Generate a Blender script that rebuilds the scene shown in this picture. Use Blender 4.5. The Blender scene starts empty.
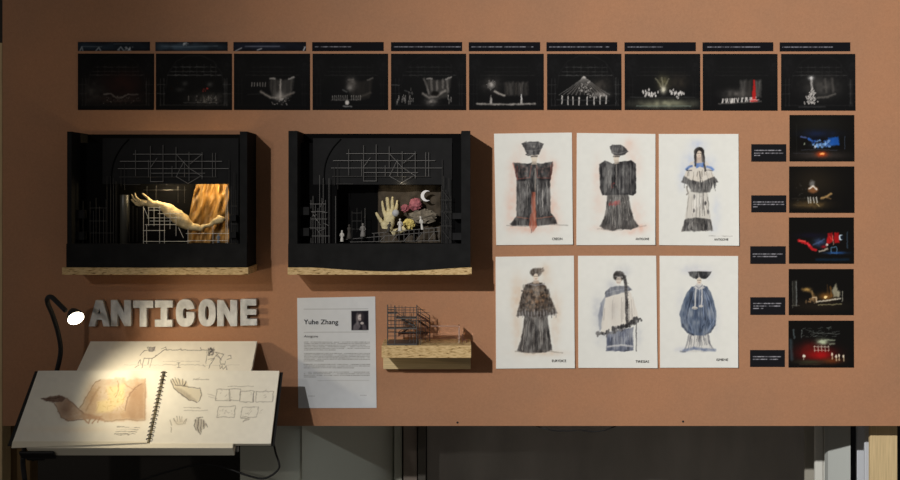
import bpy, bmesh, math, random
import numpy as np
from mathutils import Vector, Matrix
random.seed(7)
rng = np.random.default_rng(11)
S = bpy.context.scene
COL = S.collection

# ------------------------------------------------------------------ camera, world, lights
D = 3.0                 # camera distance from the display wall (front face = plane y 0)
MM = 0.00269            # metres per photo pixel on the wall plane (A4 sheets give the scale)
CZ, HY = 1.5, 190.0     # camera height and the pixel row of its horizon
cam_d = bpy.data.cameras.new('camera'); cam = bpy.data.objects.new('camera', cam_d); COL.objects.link(cam)
cam.location = (0, -D, CZ); cam.rotation_euler = (math.pi/2, 0, 0)
cam_d.sensor_width = 36; cam_d.lens = 36*D/(900*MM); cam_d.shift_y = -(240-HY)/900
cam_d.clip_start = 0.05
S.camera = cam

w = bpy.data.worlds.new('world'); S.world = w; w.use_nodes = True
w.node_tree.nodes['Background'].inputs[0].default_value = (1.0, 0.93, 0.86, 1)
w.node_tree.nodes['Background'].inputs[1].default_value = 0.085

def spot(name, loc, target, power, size, blend, color, radius):
    l = bpy.data.lights.new(name, 'SPOT'); l.energy = power; l.spot_size = math.radians(size)
    l.spot_blend = blend; l.color = color; l.shadow_soft_size = radius
    o = bpy.data.objects.new(name, l); COL.objects.link(o); o.location = loc
    o.rotation_euler = (Vector(target)-Vector(loc)).to_track_quat('-Z', 'Y').to_euler()
    return o
spot('gallery_spotlight', (-1.58, -3.6, 2.69), (4.9, 0, 0.8), 1060, 100, 1.0, (1.0, 0.97, 0.93), 0.035)
spot('gallery_spotlight_far', (-2.1, -4.5, 2.45), (-1.05, 0, 1.5), 66, 31, 1.0, (1.0, 0.93, 0.85), 0.05)
spot('panel_spotlight_added', (1.3, -3.6, 2.56), (-.33, .3, .60), 66, 6.6, .8, (.93, .98, 1.0), 0.03)  # added narrow spot for the left grey panel, inferred from its lit patch
vs = S.view_settings
vs.view_transform = 'Standard'; vs.look = 'None'; vs.gamma = 1; vs.exposure = 0.0
try: vs.use_curve_mapping = False
except Exception: pass

# ------------------------------------------------------------------ helpers
def P(px, py, d=0.0):
    k = MM*(D-d)/D
    return Vector(((px-450)*k, -d, CZ-(py-HY)*k))
def proj(x, y, z):
    k = D/(D+y)/MM
    return 450+x*k, HY+(CZ-z)*k
def lin(c): 
    c = np.asarray(c, float)
    return np.where(c <= .04045, c/12.92, ((c+.055)/1.055)**2.4)
def L8(r, g, b, k=1.0): return tuple(float(v) for v in lin(np.array([r, g, b])/255)*k)

MATS = {}
def mat(name, col, rough=.6, metal=0, var=0, vscale=40, bump=0, bscale=200, spec=.3, stretch=None):
    if name in MATS: return MATS[name]
    m = bpy.data.materials.new(name); m.use_nodes = True; nt = m.node_tree; b = nt.nodes['Principled BSDF']
    b.inputs['Roughness'].default_value = rough; b.inputs['Metallic'].default_value = metal
    b.inputs['Specular IOR Level'].default_value = spec
    b.inputs['Base Color'].default_value = (*col, 1)
    if var or bump:
        tc = nt.nodes.new('ShaderNodeTexCoord'); src = tc.outputs['Object']
        if stretch:
            mp = nt.nodes.new('ShaderNodeMapping'); mp.inputs['Scale'].default_value = stretch
            nt.links.new(src, mp.inputs['Vector']); src = mp.outputs['Vector']
    if var:
        n = nt.nodes.new('ShaderNodeTexNoise'); n.inputs['Scale'].default_value = vscale; n.inputs['Detail'].default_value = 5
        nt.links.new(src, n.inputs['Vector'])
        r = nt.nodes.new('ShaderNodeValToRGB')
        r.color_ramp.elements[0].position = .3; r.color_ramp.elements[1].position = .7
        r.color_ramp.elements[0].color = (*[c*(1-var) for c in col], 1)
        r.color_ramp.elements[1].color = (*[min(1, c*(1+var)) for c in col], 1)
        nt.links.new(n.outputs['Fac'], r.inputs['Fac']); nt.links.new(r.outputs['Color'], b.inputs['Base Color'])
    if bump:
        n2 = nt.nodes.new('ShaderNodeTexNoise'); n2.inputs['Scale'].default_value = bscale; n2.inputs['Detail'].default_value = 4
        nt.links.new(src, n2.inputs['Vector'])
        bp = nt.nodes.new('ShaderNodeBump'); bp.inputs['Strength'].default_value = bump; bp.inputs['Distance'].default_value = .002
        nt.links.new(n2.outputs['Fac'], bp.inputs['Height']); nt.links.new(bp.outputs['Normal'], b.inputs['Normal'])
    MATS[name] = m
    return m

def print_material(name, rough, spec=.25):
    m = bpy.data.materials.new(name); m.use_nodes = True; nt = m.node_tree; b = nt.nodes['Principled BSDF']
    a = nt.nodes.new('ShaderNodeAttribute'); a.attribute_name = 'print'
    nt.links.new(a.outputs['Color'], b.inputs['Base Color'])
    b.inputs['Roughness'].default_value = rough; b.inputs['Specular IOR Level'].default_value = spec
    return m
M_paper = print_material('printed_paper', .75, .15)
M_photo = print_material('printed_photo', .9, .06)

def mdf_material():
    m = bpy.data.materials.new('mdf_board'); m.use_nodes = True; nt = m.node_tree; b = nt.nodes['Principled BSDF']
    tc = nt.nodes.new('ShaderNodeTexCoord')
    def noise(s, d, rough=.6):
        n = nt.nodes.new('ShaderNodeTexNoise'); n.inputs['Scale'].default_value = s; n.inputs['Detail'].default_value = d
        n.inputs['Roughness'].default_value = rough
        nt.links.new(tc.outputs['Object'], n.inputs['Vector']); return n
    n1, n2, n3 = noise(150, 3, .7), noise(3.2, 4), noise(620, 2)
    def ramp(src, p0, c0, p1, c1):
        r = nt.nodes.new('ShaderNodeValToRGB'); e = r.color_ramp.elements
        e[0].position = p0; e[0].color = (*c0, 1); e[1].position = p1; e[1].color = (*c1, 1)
        nt.links.new(src.outputs['Fac'], r.inputs['Fac']); return r
    base = np.array(L8(164, 121, 92, 1.08))
    r1 = ramp(n1, .3, base*.95, .7, base*1.05)
    r2 = ramp(n2, .35, (.93, .95, .97), .65, (1.06, 1.02, .98))
    r3 = ramp(n3, .3, (.95, .95, .95), .7, (1.05, 1.05, 1.05))
    prev = r1
    for r in (r2, r3):
        mx = nt.nodes.new('ShaderNodeMix'); mx.data_type = 'RGBA'; mx.blend_type = 'MULTIPLY'; mx.inputs['Factor'].default_value = 1
        nt.links.new(prev.outputs[0] if prev.type == 'VALTORGB' else prev.outputs['Result'], mx.inputs[6])
        nt.links.new(r.outputs[0], mx.inputs[7]); prev = mx
    nt.links.new(prev.outputs[2], b.inputs['Base Color'])
    b.inputs['Roughness'].default_value = .72; b.inputs['Specular IOR Level'].default_value = .2
    bp = nt.nodes.new('ShaderNodeBump'); bp.inputs['Strength'].default_value = .25; bp.inputs['Distance'].default_value = .001
    nt.links.new(n3.outputs['Fac'], bp.inputs['Height']); nt.links.new(bp.outputs['Normal'], b.inputs['Normal'])
    return m
def osb_material():
    m = bpy.data.materials.new('strand_board'); m.use_nodes = True; nt = m.node_tree; b = nt.nodes['Principled BSDF']
    tc = nt.nodes.new('ShaderNodeTexCoord'); mp = nt.nodes.new('ShaderNodeMapping'); mp.inputs['Scale'].default_value = (85, 90, 330)
    nt.links.new(tc.outputs['Object'], mp.inputs['Vector'])
    n = nt.nodes.new('ShaderNodeTexNoise'); n.inputs['Scale'].default_value = 1.0; n.inputs['Detail'].default_value = 4; n.inputs['Distortion'].default_value = .8
    v = nt.nodes.new('ShaderNodeTexVoronoi'); v.inputs['Scale'].default_value = .7
    nt.links.new(mp.outputs['Vector'], n.inputs['Vector']); nt.links.new(mp.outputs['Vector'], v.inputs['Vector'])
    ad = nt.nodes.new('ShaderNodeMath'); ad.operation = 'MULTIPLY_ADD'; ad.inputs[1].default_value = .35
    nt.links.new(v.outputs['Distance'], ad.inputs[0]); nt.links.new(n.outputs['Fac'], ad.inputs[2])
    r = nt.nodes.new('ShaderNodeValToRGB'); e = r.color_ramp.elements
    e[0].position = .42; e[0].color = (*L8(112, 84, 50), 1); e[1].position = .78; e[1].color = (*L8(214, 186, 138), 1)
    k = e.new(.55); k.color = (*L8(186, 156, 108), 1)
    nt.links.new(ad.outputs[0], r.inputs['Fac']); nt.links.new(r.outputs[0], b.inputs['Base Color'])
    b.inputs['Roughness'].default_value = .8; b.inputs['Specular IOR Level'].default_value = .15
    bp = nt.nodes.new('ShaderNodeBump'); bp.inputs['Strength'].default_value = .4; bp.inputs['Distance'].default_value = .002
    nt.links.new(n.outputs['Fac'], bp.inputs['Height']); nt.links.new(bp.outputs['Normal'], b.inputs['Normal'])
    return m
M_mdf, M_osb = mdf_material(), osb_material()
M_pine = mat('pine_wood', L8(206, 182, 138), .65, var=.16, vscale=9, stretch=(30, 30, 1.2))
M_pineh = mat('pine_batten', L8(206, 184, 140), .65, var=.12, vscale=9, stretch=(1.2, 30, 30))
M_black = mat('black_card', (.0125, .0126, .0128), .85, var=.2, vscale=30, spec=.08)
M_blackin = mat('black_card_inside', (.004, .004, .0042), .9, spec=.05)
M_char = mat('charcoal_card', (.015, .015, .0155), .85, var=.15, vscale=25, spec=.12)
M_bar = mat('grey_wire', (.17, .165, .16), .45, metal=.3)
M_bard = mat('dark_wire', (.05, .048, .046), .5, metal=.3)
M_barb = mat('pale_wire', (.62, .6, .55), .45)
M_white = mat('white_laminate', L8(228, 222, 204), .55, spec=.3)
M_rubber = mat('black_rubber', (.012, .012, .013), .55, spec=.3)
M_grey = mat('grey_panel', L8(176, 180, 176), .6)
M_greyb = mat('pale_blue_grey_panel', L8(196, 200, 206), .55)
M_fabric = mat('dark_fabric', (.42, .395, .36), .9, var=.12, vscale=12, stretch=(1, 1, .35))
M_dkblue = mat('navy_profile', (.018, .019, .026), .6)
M_floor = mat('grey_floor', (.14, .13, .12), .8, var=.2, vscale=4)

def obj(name, me, m=None, parent=None, loc=None):
    o = bpy.data.objects.new(name, me); COL.objects.link(o)
    if m is not None and me is not None and len(me.materials) == 0: me.materials.append(m)
    if parent is not None:
        o.parent = parent
        base = parent.location if parent.parent is None else parent.parent.location + parent.location
        o.location = (loc if loc is not None else Vector((0, 0, 0))) - base
    elif loc is not None: o.location = loc
    return o
def empty(name, loc):
    o = bpy.data.objects.new(name, None); COL.objects.link(o); o.location = loc; o.empty_display_size = .02
    return o
def tag(o, label, cat=None, group=None, kind=None):
    o['label'] = label
    if cat: o['category'] = cat
    if group: o['group'] = group
    if kind: o['kind'] = kind
    return o
class MB:
    def __init__(s): s.v = []; s.f = []
    def box(s, x0, x1, y0, y1, z0, z1):
        n = len(s.v)
        s.v += [(x, y, z) for x in (x0, x1) for y in (y0, y1) for z in (z0, z1)]
        s.f += [tuple(n+i for i in q) for q in ((0,1,3,2),(4,6,7,5),(0,4,5,1),(2,3,7,6),(0,2,6,4),(1,5,7,3))]
        return s
    def pbox(s, px0, px1, py0, py1, dn, df, at=None):      # a box whose pixel outline is taken at depth at (default its near face dn)
        a = dn if at is None else at
        p, q = P(px0, py1, a), P(px1, py0, a)
        return s.box(p.x, q.x, -dn, -df, p.z, q.z)
    def hexa(s, c):                                        # 8 corners: 4 of one face in order, then the 4 opposite
        n = len(s.v); s.v += [tuple(p) for p in c]
        s.f += [tuple(n+i for i in q) for q in ((3,2,1,0),(4,5,6,7),(0,1,5,4),(1,2,6,5),(2,3,7,6),(3,0,4,7))]
        return s
    def tube(s, pts, r, seg=8, closed=False):
        pts = [Vector(p) for p in pts]; n = len(s.v); N = len(pts)
        rr = r if isinstance(r, (list, tuple)) else [r]*N
        up = Vector((0, 0, 1)); prev = None
        for i, p in enumerate(pts):
            a = pts[(i-1) % N] if (i > 0 or closed) else p; b = pts[(i+1) % N] if (i < N-1 or closed) else p
            t = (b-a).normalized()
            if prev is None:
                u = t.cross(up); u = t.cross(Vector((1, 0, 0))) if u.length < 1e-4 else u
            else: u = prev - t*prev.dot(t)
            u.normalize(); prev = u; q = t.cross(u)
            for k in range(seg):
                an = 2*math.pi*k/seg; s.v.append(tuple(p+(u*math.cos(an)+q*math.sin(an))*rr[i]))
        for i in range(N if closed else N-1):
            j = (i+1) % N
            for k in range(seg):
                l = (k+1) % seg; s.f.append((n+i*seg+k, n+i*seg+l, n+j*seg+l, n+j*seg+k))
        if not closed:
            s.f.append(tuple(n+k for k in reversed(range(seg)))); s.f.append(tuple(n+(N-1)*seg+k for k in range(seg)))
        return s
    def mesh(s, name, bevel=0, smooth=False, origin=None):
        me = bpy.data.meshes.new(name); me.from_pydata([tuple(Vector(v)-Vector(origin)) for v in s.v] if origin is not None else s.v, [], s.f); me.update()
        bm = bmesh.new(); bm.from_mesh(me); bmesh.ops.recalc_face_normals(bm, faces=bm.faces)
        if bevel: bmesh.ops.bevel(bm, geom=list(bm.edges), offset=bevel, segments=2, affect='EDGES', profile=.5)
        bm.to_mesh(me); bm.free()
        if smooth: me.polygons.foreach_set('use_smooth', [True]*len(me.polygons))
        return me
    def build(s, name, m, parent=None, bevel=0, smooth=False):
        c = [sum(k)/len(s.v) for k in zip(*s.v)]
        c[2] = min(v[2] for v in s.v)                       # the origin sits at the base of the piece
        return obj(name, s.mesh(name, bevel, smooth, c), m, parent, Vector(c))
def smooth_path(pts, n=8):
    pts = [Vector(p) for p in pts]; out = []
    q = [pts[0]*2-pts[1]] + pts + [pts[-1]*2-pts[-2]]
    for i in range(1, len(q)-2):
        for k in range(n):
            t = k/n; a, b, c, d = q[i-1], q[i], q[i+1], q[i+2]
            out.append(.5*((2*b)+(c-a)*t+(2*a-5*b+4*c-d)*t*t+(3*b-a-3*c+d)*t**3))
    out.append(pts[-1]); return out
def lathe(prof, seg=12, origin=(0, 0, 0), axis=None):
    mb = MB(); n = len(prof)
    R = axis.to_track_quat('Z', 'Y').to_matrix() if axis is not None else Matrix.Identity(3)
    for r, z in prof:
        for k in range(seg):
            a = 2*math.pi*k/seg; mb.v.append(tuple(R @ Vector((r*math.cos(a), r*math.sin(a), z))+Vector(origin)))
    for i in range(n-1):
        for k in range(seg): l = (k+1) % seg; mb.f.append((i*seg+k, i*seg+l, (i+1)*seg+l, (i+1)*seg+k))
    mb.f.append(tuple(reversed(range(seg)))); mb.f.append(tuple((n-1)*seg+k for k in range(seg)))
    return mb
# a bar shared by every scaffold pole
def unit_bar():
    mb = MB(); mb.tube([(0, 0, 0), (0, 0, 1)], 1.0, 6); return mb.mesh('bar')
BARS = {}
def bar(name, a, b, r, m, parent):
    if m.name not in BARS:
        me = unit_bar(); me.materials.append(m); BARS[m.name] = me
    a, b = Vector(a), Vector(b); v = b-a
    o = obj(name, BARS[m.name], None, parent, a)
    o.rotation_mode = 'QUATERNION'; o.rotation_quaternion = v.to_track_quat('Z', 'Y'); o.scale = (r, r, v.length)
    return o
def flat_shape(splines, depth, bevel=0):
    """closed outlines in metres (x, z) -> solid, front at y=-depth, back at y=0"""
    cu = bpy.data.curves.new('c', 'CURVE'); cu.dimensions = '2D'; cu.fill_mode = 'BOTH'
    cu.extrude = depth/2-bevel; cu.bevel_depth = bevel; cu.bevel_resolution = 1
    for s in splines:
        sp = cu.splines.new('POLY'); sp.points.add(len(s)-1); sp.use_cyclic_u = True
        for p, (x, z) in zip(sp.points, s): p.co = (x, z, 0, 1)
    o = bpy.data.objects.new('c', cu); COL.objects.link(o)
    dg = bpy.context.evaluated_depsgraph_get(); me = bpy.data.meshes.new_from_object(o.evaluated_get(dg))
    bpy.data.objects.remove(o)
    co = np.empty(len(me.vertices)*3); me.vertices.foreach_get('co', co); co = co.reshape(-1, 3)
    out = np.stack([co[:, 0], -depth/2-co[:, 2], co[:, 1]], 1); me.vertices.foreach_set('co', out.ravel()); me.update()
    me.materials.clear()
    return me
def text_mesh(body, height, width=None, shear=0, bold=0):
    cu = bpy.data.curves.new('t', 'FONT'); cu.body = body; cu.size = 1; cu.offset = bold; cu.resolution_u = 3
    o = bpy.data.objects.new('t', cu); COL.objects.link(o)
    dg = bpy.context.evaluated_depsgraph_get(); me = bpy.data.meshes.new_from_object(o.evaluated_get(dg)); bpy.data.objects.remove(o)
    co = np.empty(len(me.vertices)*3); me.vertices.foreach_get('co', co); co = co.reshape(-1, 3)
    x0, x1 = co[:, 0].min(), co[:, 0].max()
    cap = .73
    k = height/cap; kx = width/(x1-x0) if width else k
    out = np.stack([(co[:, 0]-x0)*kx, np.zeros(len(co)), co[:, 1]*k], 1)
    me.vertices.foreach_set('co', out.ravel()); me.update(); me.materials.clear()
    return me

def skin_mesh(verts, edges, radii, sub=2, root=0):
    K = 20.0
    me = bpy.data.meshes.new('s'); me.from_pydata([tuple(Vector(v)*K) for v in verts], edges, []); me.update()
    o = bpy.data.objects.new('s', me); COL.objects.link(o)
    md = o.modifiers.new('Skin', 'SKIN'); md.use_smooth_shade = True
    for i, r in enumerate(radii):
        sv = me.skin_vertices[0].data[i]; sv.radius = (r*K, r*K); sv.use_root = (i == root)
    ss = o.modifiers.new('Sub', 'SUBSURF'); ss.levels = sub; ss.render_levels = sub
    dg = bpy.context.evaluated_depsgraph_get(); out = bpy.data.meshes.new_from_object(o.evaluated_get(dg))
    bpy.data.objects.remove(o)
    out.transform(Matrix.Scale(1/K, 4)); out.polygons.foreach_set('use_smooth', [True]*len(out.polygons))
    return out

# ------------------------------------------------------------------ painting flat prints (per-vertex colour of a fine sheet)
def _hash(ix, iy, seed):
    h = (ix*374761393 + iy*668265263 + seed*1442695041) & 0xffffffff
    h = ((h ^ (h >> 13))*1274126177) & 0xffffffff
    return ((h ^ (h >> 16)) & 0xffff)/65535.0
def vnoise(x, y, seed=0):
    ix, iy = np.floor(x).astype(np.int64), np.floor(y).astype(np.int64); fx, fy = x-ix, y-iy
    fx = fx*fx*(3-2*fx); fy = fy*fy*(3-2*fy)
    a, b, c, d = _hash(ix, iy, seed), _hash(ix+1, iy, seed), _hash(ix, iy+1, seed), _hash(ix+1, iy+1, seed)
    return (a*(1-fx)+b*fx)*(1-fy)+(c*(1-fx)+d*fx)*fy
class Paint:
    def __init__(s, X, Y, base):
        s.X, s.Y = X, Y; s.C = np.tile(np.array(base, float)/255, (len(X), 1)); s.view(0, 0, 1)
    def warp(s, amp, f=.3, seed=0):
        x, y = s.X.copy(), s.Y.copy()
        s.X = x+amp*(vnoise(x*f, y*f, 51+seed)-.5)*2+amp*.4*(vnoise(x*f*3, y*f*3, 53+seed)-.5)*2
        s.Y = y+amp*(vnoise(x*f, y*f, 57+seed)-.5)*2+amp*.4*(vnoise(x*f*3, y*f*3, 59+seed)-.5)*2
    def wash(s, paper, amt, f=.25, seed=0):
        """uneven pigment: lets the paper through in brushed patches"""
        n = vnoise(s.X*f, s.Y*f*.45, 71+seed)*.6+vnoise(s.X*f*3.5, s.Y*f*1.1, 73+seed)*.4
        a = (np.clip((n-.42)*2.6, 0, 1)*amt)[:, None]; s.C = s.C*(1-a)+np.array(paper)/255*a
        d = np.clip((.40-n)*2.2, 0, 1)[:, None]*.45; lum = s.C.mean(1, keepdims=True); s.C = np.where(lum < .62, s.C*(1-d), s.C)
    def view(s, ox, oy, k): s.ox, s.oy, s.k = ox, oy, k; s.U, s.W = (s.X-ox)*k, (s.Y-oy)*k
    def put(s, idx, a, col):
        col = np.array(col, float)/255
        a = np.clip(a, 0, 1)[:, None]; s.C[idx] = s.C[idx]*(1-a)+col*a
    def near(s, x0, x1, y0, y1): return np.nonzero((s.U > x0) & (s.U < x1) & (s.W > y0) & (s.W < y1))[0]
    def poly(s, pts, col, a=1, soft=3, streak=0, sseed=0, sfreq=.18, grain=0, wob=0):
        p = np.array(pts, float); m = soft*1.5+wob
        i = s.near(p[:, 0].min()-m, p[:, 0].max()+m, p[:, 1].min()-m, p[:, 1].max()+m)
        if len(i) == 0: return
        x, y = s.U[i], s.W[i]
        wob = wob*.4
        if wob:
            x = x+(vnoise(x*.12, y*.12, 3)-.5)*wob; y = y+(vnoise(x*.12, y*.12, 9)-.5)*wob
        d2 = np.full(len(i), 1e9); ins = np.zeros(len(i), bool)
        for k in range(len(p)):
            ax, ay = p[k]; bx, by = p[(k+1) % len(p)]; ex, ey = bx-ax, by-ay
            t = np.clip(((x-ax)*ex+(y-ay)*ey)/(ex*ex+ey*ey+1e-9), 0, 1)
            d2 = np.minimum(d2, (x-ax-t*ex)**2+(y-ay-t*ey)**2)
            c = ((ay > y) != (by > y)); xi = ax+(y-ay)/(by-ay+1e-12)*ex; ins ^= c & (x < xi)
        sd = np.sqrt(d2)*np.where(ins, 1, -1)
        al = np.clip(.5+sd/soft, 0, 1)*a
        if streak: al = al*(1-streak*vnoise(x*sfreq, y*sfreq*.12, 17+sseed))
        if grain: al = al*(1-grain*vnoise(x*.16, y*.16, 31+sseed))
        s.put(i, al, col)
    def line(s, pts, w, col, a=1, soft=3, rough=0):
        p = np.array(pts, float); m = w+soft
        i = s.near(p[:, 0].min()-m, p[:, 0].max()+m, p[:, 1].min()-m, p[:, 1].max()+m)
        if len(i) == 0: return
        x, y = s.U[i], s.W[i]; d2 = np.full(len(i), 1e9)
        for k in range(len(p)-1):
            ax, ay = p[k]; ex, ey = p[k+1]-p[k]
            t = np.clip(((x-ax)*ex+(y-ay)*ey)/(ex*ex+ey*ey+1e-9), 0, 1)
            d2 = np.minimum(d2, (x-ax-t*ex)**2+(y-ay-t*ey)**2)
        al = np.clip(.5+(w/2-np.sqrt(d2))/soft, 0, 1)*a
        if rough: al = al*(1-rough*vnoise(x*.3, y*.3, 5))
        s.put(i, al, col)
    def ell(s, cx, cy, rx, ry, col, a=1, soft=.25, grain=0):
        i = s.near(cx-rx*1.6, cx+rx*1.6, cy-ry*1.6, cy+ry*1.6)
        if len(i) == 0: return
        r = np.hypot((s.U[i]-cx)/rx, (s.W[i]-cy)/ry); al = np.clip((1-r)/soft+.5, 0, 1)*a
        if grain: al = al*(1-grain*vnoise(s.U[i]*.2, s.W[i]*.2, 41))
        s.put(i, al, col)
    def glow(s, cx, cy, sx, sy, col, a=1, grain=0, gf=.08, seed=0):
        i = s.near(cx-3*sx, cx+3*sx, cy-3*sy, cy+3*sy)
        if len(i) == 0: return
        al = np.exp(-.5*(((s.U[i]-cx)/sx)**2+((s.W[i]-cy)/sy)**2))*a
        if grain: al = al*(1-grain+grain*1.6*vnoise(s.U[i]*gf, s.W[i]*gf, 23+seed))
        s.put(i, al, col)
    def words(s, x0, x1, y, h, col, a=.8, seed=0, f=.9):
        """a line of print too small to read"""
        i = s.near(x0, x1, y-h*1.2, y+h*1.2)
        if len(i) == 0: return
        x, yy = s.U[i], s.W[i]
        al = np.clip(1.15-np.abs(yy-y)/(h*.62), 0, 1)*a
        al *= .45+.75*vnoise(x*f, yy*0+seed, seed)
        al *= np.where(vnoise(x*f*.27, yy*0+3.3, seed+7) < .2, .25, 1)
        s.put(i, al, col)
    def speckle(s, x0, x1, y0, y1, n, r, col, a=.8, seed=0):
        g = np.random.default_rng(seed)
        for _ in range(n):
            s.ell(g.uniform(x0, x1), g.uniform(y0, y1), r*g.uniform(.6, 1.4), r*g.uniform(.6, 1.6), col, a*g.uniform(.4, 1), .8)

def print_mesh(name, corners, base, paint, res=2.0, thick=.0006, bend=None, k=1.1, edge=(225, 222, 214), mottling=.012):
    """corners TL,TR,BR,BL in world space; front face is a fine grid carrying the print colour"""
    TL, TR, BR, BL = [np.array(c, float) for c in corners]
    px = [proj(*c) for c in (TL, TR, BR, BL)]
    nx = max(4, int(res*max(abs(px[1][0]-px[0][0]), abs(px[2][0]-px[3][0]))))+1
    ny = max(4, int(res*max(abs(px[3][1]-px[0][1]), abs(px[2][1]-px[1][1]))))+1
    u, v = np.meshgrid(np.linspace(0, 1, nx), np.linspace(0, 1, ny)); u = u.ravel()[:, None]; v = v.ravel()[:, None]
    W = (TL*(1-u)+TR*u)*(1-v)+(BL*(1-u)+BR*u)*v
    nrm = np.cross(BL-TL, TR-TL); nrm /= np.linalg.norm(nrm)
    if nrm[1] > 0: nrm = -nrm
    flat = W.copy()
    if bend is not None: W = W+nrm*bend(u, v)
    fr = W+nrm*thick
    fx, fy = proj(flat[:, 0], flat[:, 1], flat[:, 2])
    pt = Paint(fx, fy, base)
    if mottling: pt.C *= (1+mottling*2*(vnoise(fx*.25, fy*.25, 2)-.5))[:, None]
    paint(pt)
    colr = lin(np.clip(pt.C, 0, 1))*k
    N = nx*ny; idx = np.arange(N).reshape(ny, nx)
    q = np.stack([idx[1:, :-1], idx[1:, 1:], idx[:-1, 1:], idx[:-1, :-1]], -1).reshape(-1, 4)
    ring = np.concatenate([idx[0, :], idx[1:, -1], idx[-1, -2::-1], idx[-2:0:-1, 0]])
    m = len(ring); V = np.concatenate([fr, fr[ring], flat[ring]])
    a = N+np.arange(m); b = N+m+np.arange(m); a2, b2 = np.roll(a, -1), np.roll(b, -1)
    q2 = np.stack([a, a2, b2, b], -1)
    me = bpy.data.meshes.new(name)
    Q = np.concatenate([q, q2]); nf = len(Q)
    back = b[::-1]
    org = V.mean(0); org[2] = V[:, 2].min(); Vl = V-org
    me.vertices.add(len(V)); me.vertices.foreach_set('co', Vl.ravel())
    me.loops.add(nf*4+m); me.polygons.add(nf+1)
    me.loops.foreach_set('vertex_index', np.concatenate([Q.ravel(), back]).astype(np.int32))
    me.polygons.foreach_set('loop_start', np.append(np.arange(nf)*4, nf*4).astype(np.int32))
    me.update(calc_edges=True); me.validate()
    ec = np.tile(lin(np.array(edge)/255)*k, (2*m, 1)); cc = np.concatenate([colr, ec])
    at = me.attributes.new('print', 'FLOAT_COLOR', 'POINT')
    at.data.foreach_set('color', np.concatenate([cc, np.ones((len(cc), 1))], 1).astype(np.float32).ravel())
    return me, Vector(org)
def print_sheet(name, pxc, base, paint, d=0.0006, photo=False, **kw):
    me, org = print_mesh(name, [P(x, y, d) for x, y in pxc], base, paint, **kw)
    return obj(name, me, M_photo if photo else M_paper, None, org)
def lettering(parent, body, x0, x1, ybase, hpx, d, col, bold=0, name='lettering'):
    me = text_mesh(body, hpx*MM, (x1-x0)*MM, bold=bold)
    o = obj(name, me, mat('print_ink_%d' % col[0], L8(*col), .8, spec=.1), parent, P(x0, ybase, d))
    return o

# ------------------------------------------------------------------ the setting
def struct(name, mb, m, label, bevel=0):
    o = mb.build(name, m, None, bevel); o['kind'] = 'structure'; o['label'] = label; return o
BT = 0.018                                             # display board thickness
ZB = P(0, 425.9).z
xl, xr = P(2.5, 0).x, P(915, 0).x
back = struct('wall_back', MB().box(xl, xr, 0, BT, ZB, ZB+1.25), M_mdf, 'large brown fibreboard display panel that carries the exhibition')
for px, py in ((683, 421.5), (457.5, 422.5)):          # sunk screw heads near the lower edge
    c = P(px, py); mb = lathe([(.0022, -.001), (.0030, .0006), (.0022, .0012)], 10, c, Vector((0, -1, 0)))
    mb.build('screw', M_rubber, back)
struct('floor', MB().box(-2.2, 2.2, -3.6, 1.3, -.05, 0), M_floor, 'plain grey floor of the exhibition room')
b = 0.62
# dark cloth panel behind the board, gently folded
def cloth():
    mb = MB(); nx, nz = 90, 14; x0, x1 = P(427, 0, -b).x, P(806, 0, -b).x
    for j in range(nz+1):
        for i in range(nx+1):
            x = x0+(x1-x0)*i/nx; z = 1.6*j/nz
            mb.v.append((x, b+.012*math.sin(x*13+z*4)+.006*math.sin(x*31-z*7+1), z))
    for j in range(nz):
        for i in range(nx): k = j*(nx+1)+i; mb.f.append((k, k+1, k+nx+2, k+nx+1))
    n = len(mb.v)                                      # a back layer gives it thickness
    mb.v += [(x, b+.03, z) for x, y, z in mb.v[:n]]
    mb.f += [tuple(q+n for q in reversed(f)) for f in mb.f]
    return mb
o = cloth().build('wall_cloth', M_fabric, None, smooth=True); o['kind'] = 'structure'; o['label'] = 'dark grey cloth panel hanging under the display board'
struct('wall_rear', MB().box(-2.2, 2.2, .74, .80, 0, 2.2), mat('rear_wall', (.05, .045, .04), .9), 'dark rear wall behind the display board')
def post(name, px0, px1, bn, bf, m, label):
    p, q = P(px0, 0, -bn), P(px1, 0, -bn)
    return struct(name, MB().box(p.x, q.x, bn, bf, 0, 1.9), m, label, .0015)
post('trim_1', 870.5, 897.5, .09, .105, M_pine, 'pale pine upright post behind the right end of the display board')
post('trim_2', 865, 870.3, .155, .165, M_greyb, 'narrow pale blue grey strip beside the pine post')
post('trim_3', 857, 865, .24, .25, M_greyb, 'pale blue grey ribbed strip behind the pine post')
post('trim_4', 850.5, 857, .30, .34, M_dkblue, 'navy upright profile beside the grey panel')
# slanting grey panel
def slab(name, pa, ba, pb, bb, th, m, label):
    a, c = P(pa, 0, -ba), P(pb, 0, -bb); mb = MB()
    lo = [(a.x, ba, 0), (c.x, bb, 0), (c.x, bb+th, 0), (a.x, ba+th, 0)]
    mb.hexa([*lo, *[(x, y, 1.9) for x, y, z in lo]])
    return struct(name, mb, m, label)
slab('wall_right_panel', 828, .25, 850.5, .19, .03, M_grey, 'light grey panel turned at an angle beside the navy profile')
post('trim_5', 823.8, 827.2, .36, .37, mat('white_profile', L8(224, 224, 216), .5), 'thin white upright strip beside the angled grey panel')
post('trim_6', 815.5, 823, .36, .375, MATS['white_profile'], 'wider white upright strip next to the dark cloth')
post('trim_7', 805.5, 815.5, .455, .47, mat('grey_frame', L8(168, 164, 152), .6), 'grey upright frame at the edge of the dark cloth')
post('trim_8', 898.5, 915, .20, .26, M_dkblue, 'dark upright at the far end beyond the pine post')
post('trim_9', -14, 2.2, .03, .09, M_pine, 'pine upright behind the left edge of the display board')
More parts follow.
